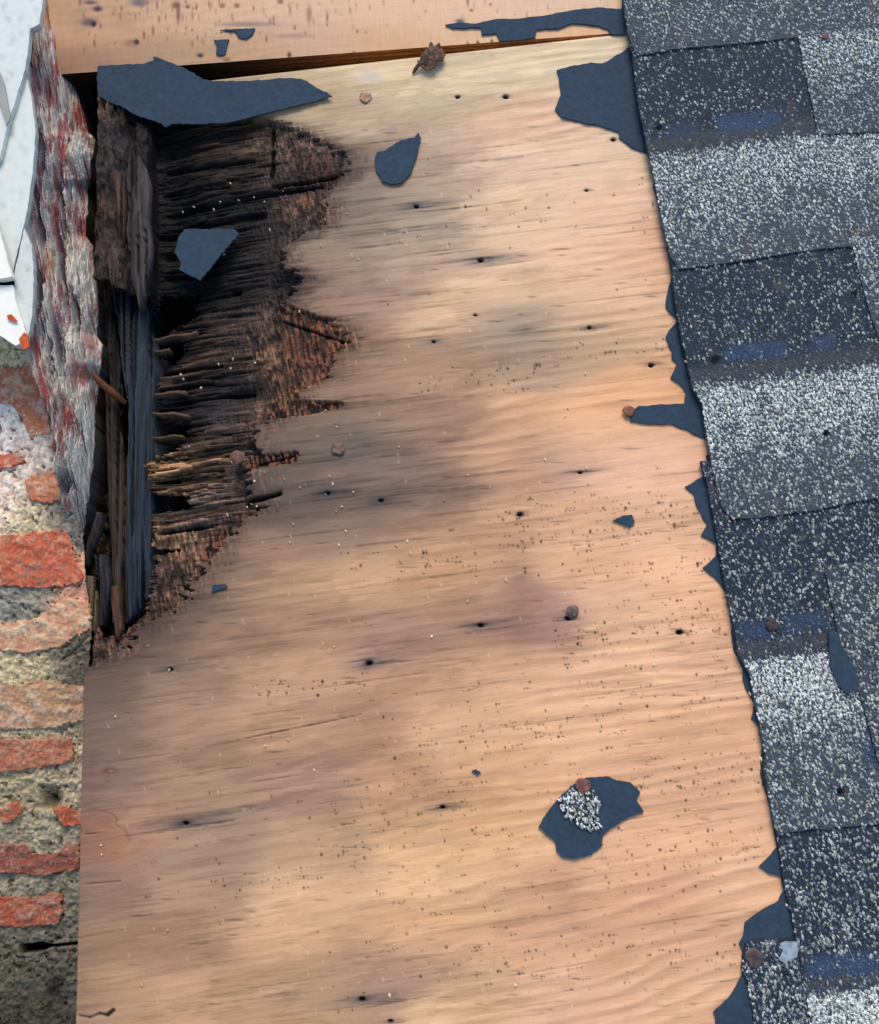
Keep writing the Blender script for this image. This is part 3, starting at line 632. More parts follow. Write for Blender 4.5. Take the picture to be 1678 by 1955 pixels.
# ------------------------------------------------------------------ brick chimney: mortar, bricks, painted side
MORT = [(40,690,196,182,150),(60,860,205,190,178),(20,820,214,204,196),(60,985,188,178,142),(20,960,210,190,176),(110,960,90,88,88),(60,1140,132,130,118),(140,1150,184,140,116),(20,1180,120,120,112),
        (60,1270,172,160,128),(140,1250,96,92,80),(60,1500,156,144,116),(130,1500,170,155,130),(60,1590,150,142,120),(20,1680,140,132,112),(120,1680,128,122,106),(60,1790,104,100,88),(20,1850,92,88,74),
        (100,1860,88,84,76),(60,1930,70,66,56),(130,1740,112,106,94),(40,1390,160,148,122)]
def wallz(Y): return np.interp(Y, [600, 1000, 1300, 2040], [.012, .004, -.010, -.075])
def brick_wall():
    o = empty('brick_chimney', *P(60, 1300, -.02))
    ys = np.linspace(640, 2040, 760); xs = np.linspace(-90, 200, 190)
    X, Y = np.meshgrid(xs, ys); z0 = wallz(Y)
    W = P(X, Y, z0)
    right = np.interp(Y, [640, 680, 760, 820, 900, 1000, 1020, 1110, 1200, 1300, 2040], [60, 58, 84, 100, 112, 150, 158, 163, 174, 166, 166])
    n1 = fbm(X / 12, Y / 9, 501); n2 = fbm((X + .4 * Y) / 4.2, Y / 6.5, 503, 4)
    h = .0030 * (n1 - .5) + .0008 * (n2 - .5)
    Wm = W.copy(); Wm[..., 2] += h
    c = rbf(X + 16 * (n1 - .5), Y + 20 * (n2 - .5), MORT, 40, 34) * np.array([1.08, 1.08, 1.13]) * (.84 + .38 * smooth(.25, .75, .4 * n1 + .6 * n2))[..., None]
    pit = .75 * smooth(.34, .22, fbm(X / 9, Y / 9, 505, 3)); c *= (1 - .5 * pit)[..., None]; Wm[..., 2] -= .0015 * pit
    slot = np.exp(-(np.maximum(np.abs(Y - (1812 - .1 * (X - 40))) - 6 + 6 * smooth(78, 95, X), 0) / 2.0) ** 2) * (X > 36)
    c *= (1 - .92 * slot)[..., None]; Wm[..., 2] -= .012 * slot
    dk = np.exp(-(((X - 98) / 18) ** 2 + ((Y - 1525) / 16) ** 2)); c *= (1 - .6 * dk)[..., None]; Wm[..., 2] -= .006 * dk
    dk = np.exp(-(((X - 105) / 16) ** 2 + ((Y - 1885) / 22) ** 2)); c *= (1 - .6 * dk)[..., None]
    keep = (X < right)[:-1, :-1]
    V, F, C = grid_mesh(Wm, keep, lin(np.clip(c, 2, 245)), None)
    add_at('mortar', V, F, M_MORTAR, o, C, True)
    BR = [([(-90,705),(60,703),(74,708),(90,760),(97,825),(60,838),(45,800),(20,770),(-90,760)], (206,120,92), (226,178,158), 'chipped orange brick'),
          ([(-90,872),(40,866),(50,880),(20,893),(-90,896)], (196,96,74), (220,180,168), None),
          ([(50,920),(75,902),(108,905),(120,950),(100,960),(60,955)], (196,112,84), (214,160,140), None),
          ([(-90,1034),(60,1018),(128,1014),(140,1050),(158,1100),(152,1114),(80,1122),(-90,1112)], (190,84,62), (206,106,82), 'clean red brick'),
          ([(-90,1190),(60,1185),(100,1160),(130,1140),(168,1150),(176,1170),(170,1200),(110,1236),(50,1244),(-90,1236)], (206,150,122), (226,196,168), 'cream smeared brick'),
          ([(-90,1310),(60,1308),(80,1298),(163,1312),(162,1372),(100,1388),(-90,1398)], (196,146,116), (214,186,168), 'pale salmon brick'),
          ([(-90,1414),(60,1410),(130,1408),(140,1422),(142,1452),(80,1466),(-90,1480)], (186,102,80), (206,136,116), None),
          ([(0,1545),(20,1532),(36,1530),(44,1548),(24,1568),(6,1572)], (184,92,70), (196,118,98), None),
          ([(100,1540),(120,1536),(156,1556),(158,1574),(122,1576)], (186,84,58), (200,104,80), None),
          ([(-90,1622),(45,1610),(58,1628),(110,1630),(125,1612),(155,1608),(152,1658),(85,1670),(-90,1658)], (142,72,62), (170,104,94), 'dark red brick'),
          ([(-90,1712),(60,1714),(80,1708),(118,1704),(116,1762),(50,1768),(-90,1762)], (176,80,56), (178,118,112), None)]
    for i, (pl, c1, c2, lb) in enumerate(BR):
        n3 = fbm(X / 7, Y / 7, 520 + i) - .5
        m = inpoly(X + 12 * n3, Y + 9 * n3 + 4 * (n2 - .5), pl)
        sm = fbm(X / 20, Y / 14, 540 + i)
        k = smooth(.45, .75, sm + .25 * (n2 - .5))[..., None]
        cc = (np.array(c1) * (1 - k) + np.array(c2) * k) * (.88 + .24 * n2)[..., None]
        ef = smooth(.68, .78, vn(X / 4, Y / 6, 560 + i) * .5 + fbm(X / 15, Y / 12, 570 + i) * .5 + .05)[..., None]
        cc = cc * .80 + np.array([38, 33, 29]); cc = cc * (1 - .45 * ef) + np.array([198, 188, 176]) * .45 * ef
        mo = smooth(.56, .66, fbm(X / 13, Y / 9, 590 + i))[..., None] * .40; cc = cc * (1 - mo) + c * mo
        Wb = W.copy(); Wb[..., 2] += .0014 + .002 * (sm - .5) + .0008 * (n2 - .5)
        cells = m[:-1, :-1] & keep
        V, F, C = grid_mesh(Wb, cells, lin(np.clip(cc, 2, 245)), Wb[..., 2] - .005, .8)
        b = add_at('brick', V, F, M_BRICK, o, C, True)
        if lb: b['label'] = lb
    # painted return face, steep to the camera
    RL = [(112,-60),(115,0),(125,50),(135,110),(145,170),(158,210),(166,250),(179,262),(181,300),(175,345),(165,360),(168,400),(163,450),(178,470),(181,500),(188,560),(189,600),(183,640),(197,660),(196,700),(184,725),(184,850),(179,900),(173,950),(162,1005),(157,1025)]
    LL = [(80,-60),(78,0),(72,45),(55,75),(52,110),(47,140),(58,190),(66,240),(62,300),(54,360),(48,420),(47,460),(54,500),(60,560),(56,620),(50,665),(52,680),(75,750),(95,800),(98,850),(108,900),(116,950),(142,1010),(150,1025)]
    REDS = [(152,225,12,30),(96,175,8,26),(110,130,7,22),(118,290,9,26),(107,420,7,46),(155,430,9,34),(133,555,9,40),(172,670,8,34),(156,725,8,34),(133,800,14,34),(84,740,9,36),(120,840,5,40),(146,1050,10,30),(68,660,7,20)]
    PALE = [(158,300,20,44),(158,540,26,70),(150,660,20,40),(120,700,22,60),(165,800,14,80),(150,900,22,80),(95,620,16,50),(175,690,10,20)]
    DARK = [(118,380,5,60),(120,500,6,90),(118,660,6,50),(76,560,7,80),(76,270,6,60),(128,925,14,20),(150,600,4,50),(100,690,4,40),(70,400,5,60)]
    TAN = [(66,100,9,26),(62,385,9,40),(92,500,7,24),(80,20,10,30),(95,30,12,30)]
    def blob(X, Y, L, w):
        k = np.zeros_like(X)
        for (a, b, rx, ry) in L: k = np.maximum(k, np.exp(-(((X + w - a - .12 * (Y - b)) / (1.25 * rx)) ** 2 + ((Y - b) / ry) ** 2) ** 1.4))
        return k
    def fields(X, Y):
        st = fbm((X - .10 * Y) / 2.6, Y / 22, 601, 4); st2 = vn((X - .12 * Y) / 1.8, Y / 34, 603); w = 14 * (st - .5)
        return st, st2, w
    def hf(X, Y, s):
        st, st2, w = fields(X, Y)
        return .005 * (st - .5) + .0015 * (st2 - .5) + .006 * blob(X, Y, PALE, w) - .006 * blob(X, Y, DARK, w) + .006 * (fbm(X / 14, Y / 40, 605) - .5)
    def cf(X, Y, s):
        st, st2, w = fields(X, Y)
        c = np.array([186, 180, 182]) * np.ones(X.shape + (1,)) * (.55 + .75 * st)[..., None]
        rd = smooth(.53, .60, fbm((X - .12 * Y) / 7, Y / 40, 607) + .1 * (st - .5))[..., None] * .7
        c = c * (1 - rd) + np.array([128, 66, 70]) * (.7 + .6 * st2)[..., None] * rd
        tn = blob(X, Y, TAN, w)[..., None]; c = c * (1 - .8 * tn) + np.array([158, 104, 74]) * (.6 + .8 * st)[..., None] * .8 * tn
        r = blob(X, Y, REDS, w)[..., None]; c = c * (1 - .9 * r) + np.array([148, 66, 66]) * (.75 + .4 * st2)[..., None] * .9 * r
        p = blob(X, Y, PALE, w)[..., None]; c = c * (1 - .85 * p) + np.array([204, 208, 208]) * (.75 + .4 * st)[..., None] * .85 * p
        d = blob(X, Y, DARK, w)[..., None]; c = c * (1 - .85 * d) + np.array([48, 42, 58]) * .85 * d
        ln = smooth(.80, .9, st2)[..., None] * .8; c = c * (1 - ln) + np.array([206, 206, 212]) * ln
        dl = smooth(.2, .12, st2)[..., None] * .7; c = c * (1 - dl) + np.array([62, 50, 56]) * dl
        return lin(np.clip(c, 2, 245))
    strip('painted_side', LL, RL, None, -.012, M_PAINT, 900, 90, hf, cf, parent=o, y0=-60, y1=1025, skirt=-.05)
    tag(o, 'old red brick chimney corner with flaking white paint left of the deck', 'brick chimney')
brick_wall()

# ------------------------------------------------------------------ white boards at the upper left
def boardcol(c1, seed, dirty=.3):
    def cf(X, Y):
        k = smooth(.6, .8, fbm(X / 6, Y / 16, seed))[..., None] * dirty
        return lin(np.array(c1) * (1 - k) + np.array([120, 116, 112]) * k)
    return cf
BD = [([(-120,-80),(84,-80),(82,0),(75,45),(58,55),(54,90),(48,132),(14,238),(0,300),(-120,380)], .046, (210,222,232), 'white painted board at the upper left corner', .25),
      ([(-120,395),(0,306),(18,243),(50,140),(60,190),(68,250),(62,330),(52,400),(46,428),(24,520),(0,432),(-30,350),(-120,420)], .042, (212,224,232), 'pale blue white board below the corner board', .2),
      ([(-120,430),(-30,362),(0,445),(23,528),(0,531),(-120,531)], .050, (250,252,252), 'bright white wedge of board at the left picture edge', 0),
      ([(-120,548),(24,544),(30,575),(50,636),(48,650),(30,660),(0,640),(-120,630)], .046, (248,250,250), 'small bright white board end above the bricks', .05),
      ([(26,530),(46,436),(60,470),(64,510),(64,560),(60,610),(54,640),(32,574)], .043, (205,215,224), 'narrow strip of peeling white board beside the bright board end', .35)]
for i, (pl, n, c, lb, dd) in enumerate(BD):
    o = sheet('painted_board', pl, n, .004, M_BOARD, None, 8, .7, 9, hf=lambda a, b, i=i: .0002 * (fbm(a / 12, b / 14, 700 + i) - .5), cf=boardcol(c, 710 + i, dd), seed=70 + i)
    tag(o, lb, 'painted board', 'white painted boards')
o = sheet('trim_strip', [(-20,140),(0,138),(8,160),(20,222),(12,238),(0,200),(-20,180)], .0475, .001, M_BOARD, None, 8, .6, 9, cf=boardcol((150,158,162), 730, .3), seed=80)
tag(o, 'thin grey metal strip lying on the white corner board', 'metal strip')
o = sheet('leaf_scrap', [(12,602),(22,600),(33,612),(30,614),(16,609)], .0475, .0006, M_LEAF, None, 6, .6, 6, cf=lambda a, b: np.tile(lin((186, 82, 44)), (len(a), 1)), seed=81)
tag(o, 'tiny orange flake on the white board end', 'flake')
o = sheet('leaf_scrap', [(36,648),(46,634),(54,640),(56,662),(44,668)], .0475, .0008, M_LEAF, None, 6, 1, 6, cf=lambda a, b: np.tile(lin((190, 92, 58)), (len(a), 1)), seed=82)
tag(o, 'orange chip of brick at the corner of the white board end', 'flake')

# ------------------------------------------------------------------ roofing felt
FELT_EDGE = [(1230,70),(1200,90),(1175,107),(1150,122),(1129,120),(1097,125),(1063,134),(1068,154),(1070,180),(1067,190),(1060,207),(1072,223),(1116,234),(1157,243),(1181,252),(1183,263),(1206,281),(1233,290),(1250,309),
 (1241,328),(1250,335),(1248,357),(1255,384),(1262,402),(1262,424),(1273,435),(1277,482),(1282,527),(1275,554),(1271,585),(1293,612),(1277,630),(1271,643),(1277,662),(1283,668),(1283,684),(1293,693),(1280,721),(1299,733),(1310,748),(1307,770),
 (1262,772),(1219,775),(1206,784),(1203,804),(1234,809),(1283,810),(1311,820),(1333,832),(1348,838),(1357,853),(1359,864),(1348,870),(1351,881),(1361,890),(1364,900),(1345,907),(1308,929),(1324,943),(1328,961),(1339,980),
 (1342,988),(1350,1000),(1339,1022),(1367,1037),(1367,1062),(1342,1083),(1364,1102),(1382,1124),(1391,1142),(1401,1176),(1396,1198),(1401,1238),(1419,1278),(1418,1296),(1425,1318),(1441,1343),(1435,1370),(1447,1383),(1450,1392),(1456,1417),(1453,1441),
 (1453,1474),(1455,1492),(1464,1517),(1475,1563),(1483,1619),(1450,1654),(1469,1668),(1490,1674),(1496,1699),(1487,1720),(1456,1736),(1422,1761),(1419,1788),(1412,1801),(1422,1828),(1422,1850),(1407,1881),(1391,1906),(1362,1932),(1367,1949),(1362,2020),
 (1640,2020),(1600,1700),(1540,1300),(1450,900),(1380,600),(1330,200),(1290,62)]
o = sheet('roofing_felt', FELT_EDGE, .0012, .0009, M_FELT, None, 8, 1.1, 26, hf=lambda a, b: .0005 * (fbm(a / 60, b / 60, 800) - .5), seed=3)
tag(o, 'torn edge of dark blue roofing felt sticking out along the shingles', 'roofing felt', 'roofing felt')
o = sheet('roofing_felt', [(850,48),(875,43),(907,45),(947,37),(993,35),(1036,30),(1090,20),(1140,14),(1186,17),(1188,0),(1186,-90),(1290,-90),(1290,60),(1170,66),(1165,63),(1161,55),(1143,50),(1115,45),(1093,44),(1065,54),(1025,56),
     (1022,72),(982,77),(954,78),(947,63),(920,66),(918,52),(865,54)], .0012, .0009, M_FELT, None, 8, .8, 20, hf=lambda a, b: .0005 * (fbm(a / 60, b / 60, 801) - .5), seed=4)
tag(o, 'long thin strip of blue felt across the upper plywood board', 'roofing felt', 'roofing felt')
SC = [([(187,125),(235,123),(268,122),(293,116),(293,107),(320,118),(350,130),(370,140),(388,153),(420,157),(480,155),(560,148),(580,152),(634,183),(590,195),(545,207),(500,218),(455,230),(420,235),(380,236),(330,236),(316,242),
        (308,236),(290,230),(262,222),(235,205),(210,195),(188,183),(185,150)], .0025, 'large pointed felt scrap bridging the gap between the two boards', .0015),
      ([(335,478),(340,455),(352,437),(400,438),(445,436),(456,447),(440,465),(415,495),(382,535),(365,528),(343,515),(345,500),(333,482)], .0015, 'felt scrap lying on the black rotted wood', .001),
      ([(715,300),(720,292),(740,285),(760,270),(790,262),(800,253),(803,265),(795,300),(785,330),(765,350),(745,352),(730,345),(718,325)], .0016, 'drop shaped felt scrap on the bare plywood right of the rot', .0012),
      ([(1027,1579),(1043,1553),(1067,1524),(1096,1496),(1120,1484),(1162,1482),(1177,1490),(1203,1493),(1222,1512),(1215,1529),(1229,1550),(1200,1560),(1167,1581),(1150,1596),(1150,1615),(1129,1631),(1096,1641),(1072,1636),(1062,1624),(1060,1605),(1038,1588)],
        .0014, 'ragged felt scrap with a nail and a tuft of granules on the lower plywood', .0008),
      ([(1170,993),(1190,984),(1207,983),(1212,997),(1203,1006),(1190,1001)], .0013, 'small arrow shaped felt chip near the right edge of the plywood', .0004),
      ([(403,1131),(406,1117),(430,1115),(434,1120),(420,1125)], .0013, 'small dark felt chip right of the foot of the rafter', .0004),
      ([(900,1472),(908,1469),(918,1474),(912,1480)], .0012, 'tiniest felt chip, alone on the lower middle plywood', .0002),
      ([(420,57),(450,55),(487,54),(482,66),(470,74),(458,72),(448,60)], .0010, 'half moon felt chip on the upper plywood board', .0003),
      ([(408,77),(437,75),(433,88),(430,102),(420,106),(412,103),(414,88)], .0010, 'small upright felt chip on the upper board below the half moon chip', .0003)]
scr4 = None
for i, (pl, n, lb, cu) in enumerate(SC):
    o = sheet('felt_scrap', pl, n, .0008, M_FELT, None, 6 if i < 4 else 4, 1.0 if i < 4 else .4, 12, hf=lambda a, b, i=i, cu=cu: cu * (fbm(a / 40, b / 40, 810 + i) - .4), seed=20 + i)
    tag(o, lb, 'felt scrap', 'scraps of roofing felt')
    if i == 3: scr4 = o

# ------------------------------------------------------------------ asphalt shingles
EDGE = [(1188,-90),(1192,0),(1200,60),(1208,110),(1218,200),(1238,292),(1250,345),(1263,420),(1280,490),(1286,560),(1299,640),(1313,700),(1322,735),(1340,768),(1347,820),(1356,870),(1364,915),(1375,965)]
def line(pts): return (lambda x: np.interp(x, [p[0] for p in pts], [p[1] for p in pts]))
def shingle_cf(ywhite, top, bot, seals, seed, slope=.12):
    def parts(a, b):
        yy = b + slope * (a - 1400)          # position measured down the slope
        w = smooth(-14, 14, yy - ywhite + 10 * (fbm(a / 20, b / 20, seed) - .5))
        fade = np.clip((yy - ywhite) / 235.0, 0, 1)
        return yy, w, fade
    def seal(a, b):
        k = np.zeros(np.shape(a))
        for (x0, x1, ya, yb, th, st) in seals:
            yc = ya + (a - x0) * (yb - ya) / (x1 - x0)
            k = np.maximum(k, st * smooth(0, 14, a - x0) * smooth(0, 14, x1 - a) * smooth(th, th - 9, np.abs(b - yc) + 7 * (fbm(a / 12, b / 12, seed + 3) - .5)))
        return k
    def dens(a, b):
        yy, w, fade = parts(a, b)
        d_up = .20 + .36 * (fbm(a / 26, b / 26, seed + 5) - .5)
        d_lo = (.90 - .64 * smooth(.05, 1.0, fade)) * (.45 + 1.25 * fbm(a / 26, b / 34, seed + 7))
        smear = np.exp(-((yy - ywhite + 22) / 20) ** 2)
        d = d_up * (1 - w) + d_lo * w
        return d * (1 - .8 * smear) * (1 - .82 * seal(a, b))
    def cf(a, b):
        yy, w, fade = parts(a, b)
        up = np.array([38, 50, 68.0]); lo = np.array([74, 86, 102.0]) * (1 - .10 * fade)[..., None] if np.ndim(fade) else 0
        c = up * (1 - w[..., None]) + lo * w[..., None]
        sm = np.exp(-((yy - ywhite + 20) / 17) ** 2)[..., None]; c = c * (1 - .6 * sm) + np.array([86, 86, 90]) * .6 * sm
        br = smooth(.62, .8, fbm(a / 26, b / 34, seed + 9))[..., None] * .5; c = c * (1 - br) + np.array([96, 88, 84]) * br
        s = seal(a, b)[..., None]; c = c * (1 - .85 * s) + np.array([50, 76, 112]) * .85 * s
        return lin(c)
    return cf, dens

HOLES = {2: [(1257,243,5)], 3: [(1366,688,7), (1578,828,5), (1634,561,4)], 4: [(1606,1513,7)], 5: [(1499,1868,5)]}
ALLSH = []
def shingle(idx, poly, n, cf, dens, label, seed, region, tilt=0, holes=()):
    o = empty('asphalt_shingle', *P(np.mean([p[0] for p in poly]), np.mean([p[1] for p in poly]), n - .003))
    def cf2(a, b):
        c = cf(a, b)
        for (hx, hy, r) in holes: c = c * (1 - .93 * np.exp(-(((a - hx) ** 2 + (b - hy) ** 2) / r ** 2) ** 1.5))[..., None]
        return c
    hf = lambda a, b: .0007 * (fbm(a / 50, b / 50, seed) - .5) - sum(.003 * np.exp(-((a - hx) ** 2 + (b - hy) ** 2) / r ** 2) for (hx, hy, r) in holes)
    sheet('base_layer', poly, n, .0026, M_SHINGLE, o, 7, 1.3, 6, hf=hf, cf=cf2, seed=seed)
    grains('granules', poly, n, dens, hf, o, seed, region, holes)
    tag(o, label, 'shingle', 'asphalt shingles')
    return o

OCT = np.array([(1,0,0),(-1,0,0),(0,1,0),(0,-1,0),(0,0,1),(0,0,-1)], float)
OF = np.array([(0,2,4),(2,1,4),(1,3,4),(3,0,4),(2,0,5),(1,2,5),(3,1,5),(0,3,5)])
def grain_mesh(name, pts, size, cols, parent, elong=1.5):
    k = len(pts)
    if k == 0: return None
    R = rng.uniform(.7, 1.25, (k, 6, 1)) * OCT[None]
    th = rng.normal(.30, .30, k)
    sx = size * rng.uniform(.6, 1.1, k); sy = size * rng.uniform(.8, elong, k); sz = size * .7
    V = R * np.stack([sx, sy, sz * np.ones(k)], -1)[:, None, :]
    c_, s_ = np.cos(th)[:, None], np.sin(th)[:, None]
    Vx = V[..., 0] * c_ - V[..., 1] * s_; Vy = V[..., 0] * s_ + V[..., 1] * c_
    V = np.stack([Vx, Vy, V[..., 2]], -1) + pts[:, None, :]
    F = (OF[None] + 6 * np.arange(k)[:, None, None]).reshape(-1, 3)
    return add_at(name, V.reshape(-1, 3), F, M_GRAIN, parent, np.repeat(cols, 6, 0))
def grains(name, poly, n, dens, hf, parent, seed, region, holes=(), pitch=3.55, size=.00070):
    x0, x1, y0, y1 = region
    gx, gy = np.meshgrid(np.arange(x0, x1, pitch), np.arange(y0, y1, pitch * 1.25))
    gx = gx.ravel() + rng.uniform(-2.6, 2.6, gx.size); gy = gy.ravel() + rng.uniform(-3.2, 3.2, gy.size)
    d = np.clip(dens(gx, gy), 0, 1); m = (rng.uniform(0, 1, gx.size) < d) & inpoly(gx, gy, poly)
    for (hx, hy, r) in holes: m &= (gx - hx) ** 2 + (gy - hy) ** 2 > (r * 1.2) ** 2
    gx = gx[m]; gy = gy[m]; d = d[m]
    W = P(gx, gy, n); W[:, 2] += hf(gx, gy) + .0001
    base = np.where(rng.uniform(0, 1, (len(gx), 1)) < .035, np.array([[212, 206, 186]]), np.array([[224, 236, 246]]))
    cols = lin(base * rng.uniform(.62, 1.08, (len(gx), 1)) * np.clip(.74 + .36 * d, 0, 1.05)[:, None])
    # the greyer granules between them
    hx_, hy_ = np.meshgrid(np.arange(x0, x1, 5.2), np.arange(y0, y1, 6.2))
    hx_ = hx_.ravel() + rng.uniform(-3, 3, hx_.size); hy_ = hy_.ravel() + rng.uniform(-3.5, 3.5, hy_.size)
    m = (rng.uniform(0, 1, hx_.size) < .62) & inpoly(hx_, hy_, poly)
    for (qx, qy, r) in holes: m &= (hx_ - qx) ** 2 + (hy_ - qy) ** 2 > (r * 1.2) ** 2
    hx_ = hx_[m]; hy_ = hy_[m]
    if len(hx_):
        W2 = P(hx_, hy_, n); W2[:, 2] += hf(hx_, hy_) - .0001
        W = np.concatenate([W, W2]); cols = np.concatenate([cols, lin(np.array([[70, 84, 106]]) * rng.uniform(.55, 1.5, (len(hx_), 1)))])
    o = grain_mesh(name, W, size, cols, parent, 2.0)
    if o: o['kind'] = 'stuff'

def poly_between(left, bottom, right=1900, top=-90):
    return left + bottom[1:] + [(right, bottom[-1][1]), (right, top)]
E5 = [(1483,1560),(1484,1600),(1490,1640),(1497,1690),(1512,1750),(1520,1800),(1534,1860),(1545,1930),(1556,2040)]
cf5, d5 = shingle_cf(1918, 1585, 2200, [(1530,1800,1846,1830,26,1.0)], 950)
shingle(5, E5 + [(1900,2040),(1900,1540)], .0030, cf5, d5, 'lowest full shingle with large scattered granules at the lower right', 51, (1480,1720,1560,1990), holes=HOLES[5])
cf6, d6 = shingle_cf(9999, 1700, 2200, [], 960)
o6 = shingle(6, [(1424,1800),(1470,1796),(1525,1790),(1560,1800),(1600,2040),(1458,2040),(1440,1950),(1428,1880),(1416,1850),(1420,1820)], .0024, cf6, lambda a, b: d6(a, b) * 1.1 + .05, 'narrow piece of underlying shingle with a rusty nail at bottom right', 52, (1410,1560,1795,1990), holes=[(1499,1868,5)])
E4 = [(1338,880),(1352,930),(1364,1000),(1374,1060),(1383,1110),(1394,1165),(1401,1200),(1410,1250),(1432,1286),(1440,1335),(1452,1395),(1461,1440),(1459,1470),(1468,1520),(1480,1580),(1486,1594)]
cf4, d4 = shingle_cf(1262, 985, 1600, [(1402,1478,1206,1200,20,.9),(1490,1585,1192,1180,22,.8),(1646,1800,1400,1400,64,1.0)], 940, .1)
shingle(4, E4 + [(1540,1584),(1600,1580),(1678,1574),(1900,1555),(1900,860)], .0042, cf4, d4, 'third shingle down with a felt scrap and raised tab on it', 53, (1338,1720,880,1600), holes=[(1606,1513,8)])
E3 = [(1274,470),(1282,505),(1287,560),(1299,640),(1313,700),(1322,738),(1340,768),(1347,820),(1356,870),(1364,915),(1376,965),(1398,990)]
cf3, d3 = shingle_cf(728, 510, 1000, [(1374,1512,676,664,20,1.0),(1540,1600,658,650,20,.85)], 930, .12)
shingle(3, E3 + [(1430,990),(1480,984),(1560,972),(1678,950),(1900,915),(1900,420)], .0054, cf3, d3, 'second full shingle down, the whitest one, with two nail holes', 54, (1274,1720,470,1000), holes=HOLES[3])
E2 = [(1198,60),(1208,110),(1218,200),(1238,292),(1250,345),(1263,420),(1280,490),(1298,514)]
cf2_, d2 = shingle_cf(277, 105, 520, [(1268,1345,250,242,17,.6),(1360,1495,240,224,22,1.0)], 920, .15)
shingle(2, E2 + [(1330,509),(1400,500),(1480,487),(1555,476),(1625,470),(1678,462),(1900,435),(1900,20)], .0066, cf2_, d2, 'first full shingle down with a double blue sealant streak', 55, (1198,1720,55,525), holes=HOLES[2])
E1 = [(1188,-90),(1190,0),(1198,60),(1206,85),(1216,106)]
cf1, d1 = shingle_cf(-260, -300, 130, [], 910, .15)
shingle(1, E1 + [(1290,93),(1400,84),(1522,71),(1678,62),(1900,45),(1900,-90)], .0078, cf1, lambda a, b: d1(a, b) * 1.0 + .22 * smooth(90, 30, b), 'topmost grey shingle in the upper right corner', 56, (1188,1720,-40,110))
# raised tabs: a second layer laminated on the shingle
def tab(poly, n, yw, bot, label, seed, region, tone=1.0, dm=1.0):
    cf, dn = shingle_cf(yw, yw, bot, [], seed, .1)
    o = empty('shingle_tab', *P(np.mean([p[0] for p in poly]), np.mean([p[1] for p in poly]), n - .003))
    hf = lambda a, b: .0005 * (fbm(a / 50, b / 50, seed) - .5)
    sheet('laminate', poly, n, .0022, M_SHINGLE, o, 7, .8, 7, hf=hf, cf=lambda a, b: cf(a, b) * tone, seed=seed)
    grains('granules', poly, n, lambda a, b: dn(a, b) * dm, hf, o, seed, region)
    tag(o, label, 'shingle tab', 'raised shingle tabs')
tab([(1524,60),(1532,110),(1542,160),(1552,210),(1563,257),(1620,254),(1678,251),(1900,238),(1900,40)], .0076, 30, 300, 'raised tab at the top right beside the dark shingle patch', 71, (1524,1720,60,258), .95, 1.35)
tab([(1626,455),(1634,495),(1648,550),(1662,600),(1676,640),(1700,700),(1900,690),(1900,430)], .0065, 440, 760, 'narrow raised tab cut by the right picture edge, second from top', 72, (1626,1720,455,700), .95, .85)
tab([(1574,1080),(1590,1160),(1604,1232),(1622,1275),(1640,1320),(1652,1362),(1668,1420),(1690,1500),(1900,1490),(1900,1056),(1678,1070)], .0054, 900, 1380, 'grey raised tab right of the felt scrap', 73, (1574,1720,1056,1500), .85, 1.1)
o = sheet('felt_scrap', [(1583,1204),(1601,1207),(1608,1238),(1629,1269),(1641,1303),(1638,1318),(1617,1326),(1598,1303),(1586,1275),(1583,1238)], .0062, .0008, M_FELT, None, 6, .6, 10, hf=lambda a, b: .0006 * (fbm(a / 30, b / 30, 860) - .3), seed=33)
tag(o, 'long felt scrap lying on the shingles', 'felt scrap', 'scraps of roofing felt')
o = sheet('paper_scrap', [(1488,1802),(1500,1796),(1524,1798),(1522,1826),(1500,1838),(1486,1832),(1494,1815)], .0031, .0006, M_BOARD, None, 5, 1.2, 8, cf=lambda a, b: lin(np.array([138, 156, 178.0]) * (.8 + .4 * vn(a / 3, b / 3, 870))[:, None]), seed=34)
tag(o, 'pale blue grey flake on the lowest left shingle piece', 'flake')

# ------------------------------------------------------------------ nails
def nail(x, y, n, r, col, label, tilt=(0, 0), parent=None):
    o = empty('roofing_nail', *P(x, y, n))
    seg = 20; c = P(x, y, n); px = HC / FOC / math.cos(TAU) * 1.0
    rad = r * .000265
    prof = [(0, .00045), (.6, .00045), (.9, .00035), (1.0, .0001), (1.0, -.0002), (.3, -.0004)]
    V = []; F = []
    for q, (a, h) in enumerate(prof):
        for k in range(seg):
            t = 2 * math.pi * k / seg; rr = rad * a * (1 + (.07 * math.sin(3 * t + x) + .05 * math.sin(5 * t + y) if a > .5 else 0))
            dx, dy = rr * math.cos(t), rr * math.sin(t)
            V.append((c[0] + dx, c[1] + dy, c[2] + h + tilt[0] * dx + tilt[1] * dy))
    for q in range(len(prof) - 1):
        for k in range(seg):
            F.append([q * seg + k, q * seg + (k + 1) % seg, (q + 1) * seg + (k + 1) % seg, (q + 1) * seg + k][::-1])
    V = np.array(V); ang = vn(V[:, 0] * 900, V[:, 1] * 900, 5)
    C = lin(np.array(col) * np.array([.86, .84, .84]) * (.6 + .7 * ang)[:, None])
    add_at('nail_head', V, [f[::-1] for f in F], M_RUST, o, C, True)
    V = []; F = []
    for z in (-.0003, -.012):
        for k in range(8):
            t = 2 * math.pi * k / 8; V.append((c[0] + .0015 * math.cos(t) * (1 if z > -.01 else .6), c[1] + .0015 * math.sin(t) * (1 if z > -.01 else .6), c[2] + z))
    for k in range(8): F.append([k, 8 + k, 8 + (k + 1) % 8, (k + 1) % 8])
    F.append(list(range(8, 16))[::-1])
    add_at('shank', V, F, M_RUST, o, np.tile(lin(col), (16, 1)))
    tag(o, label, 'nail', 'rusty roofing nails')
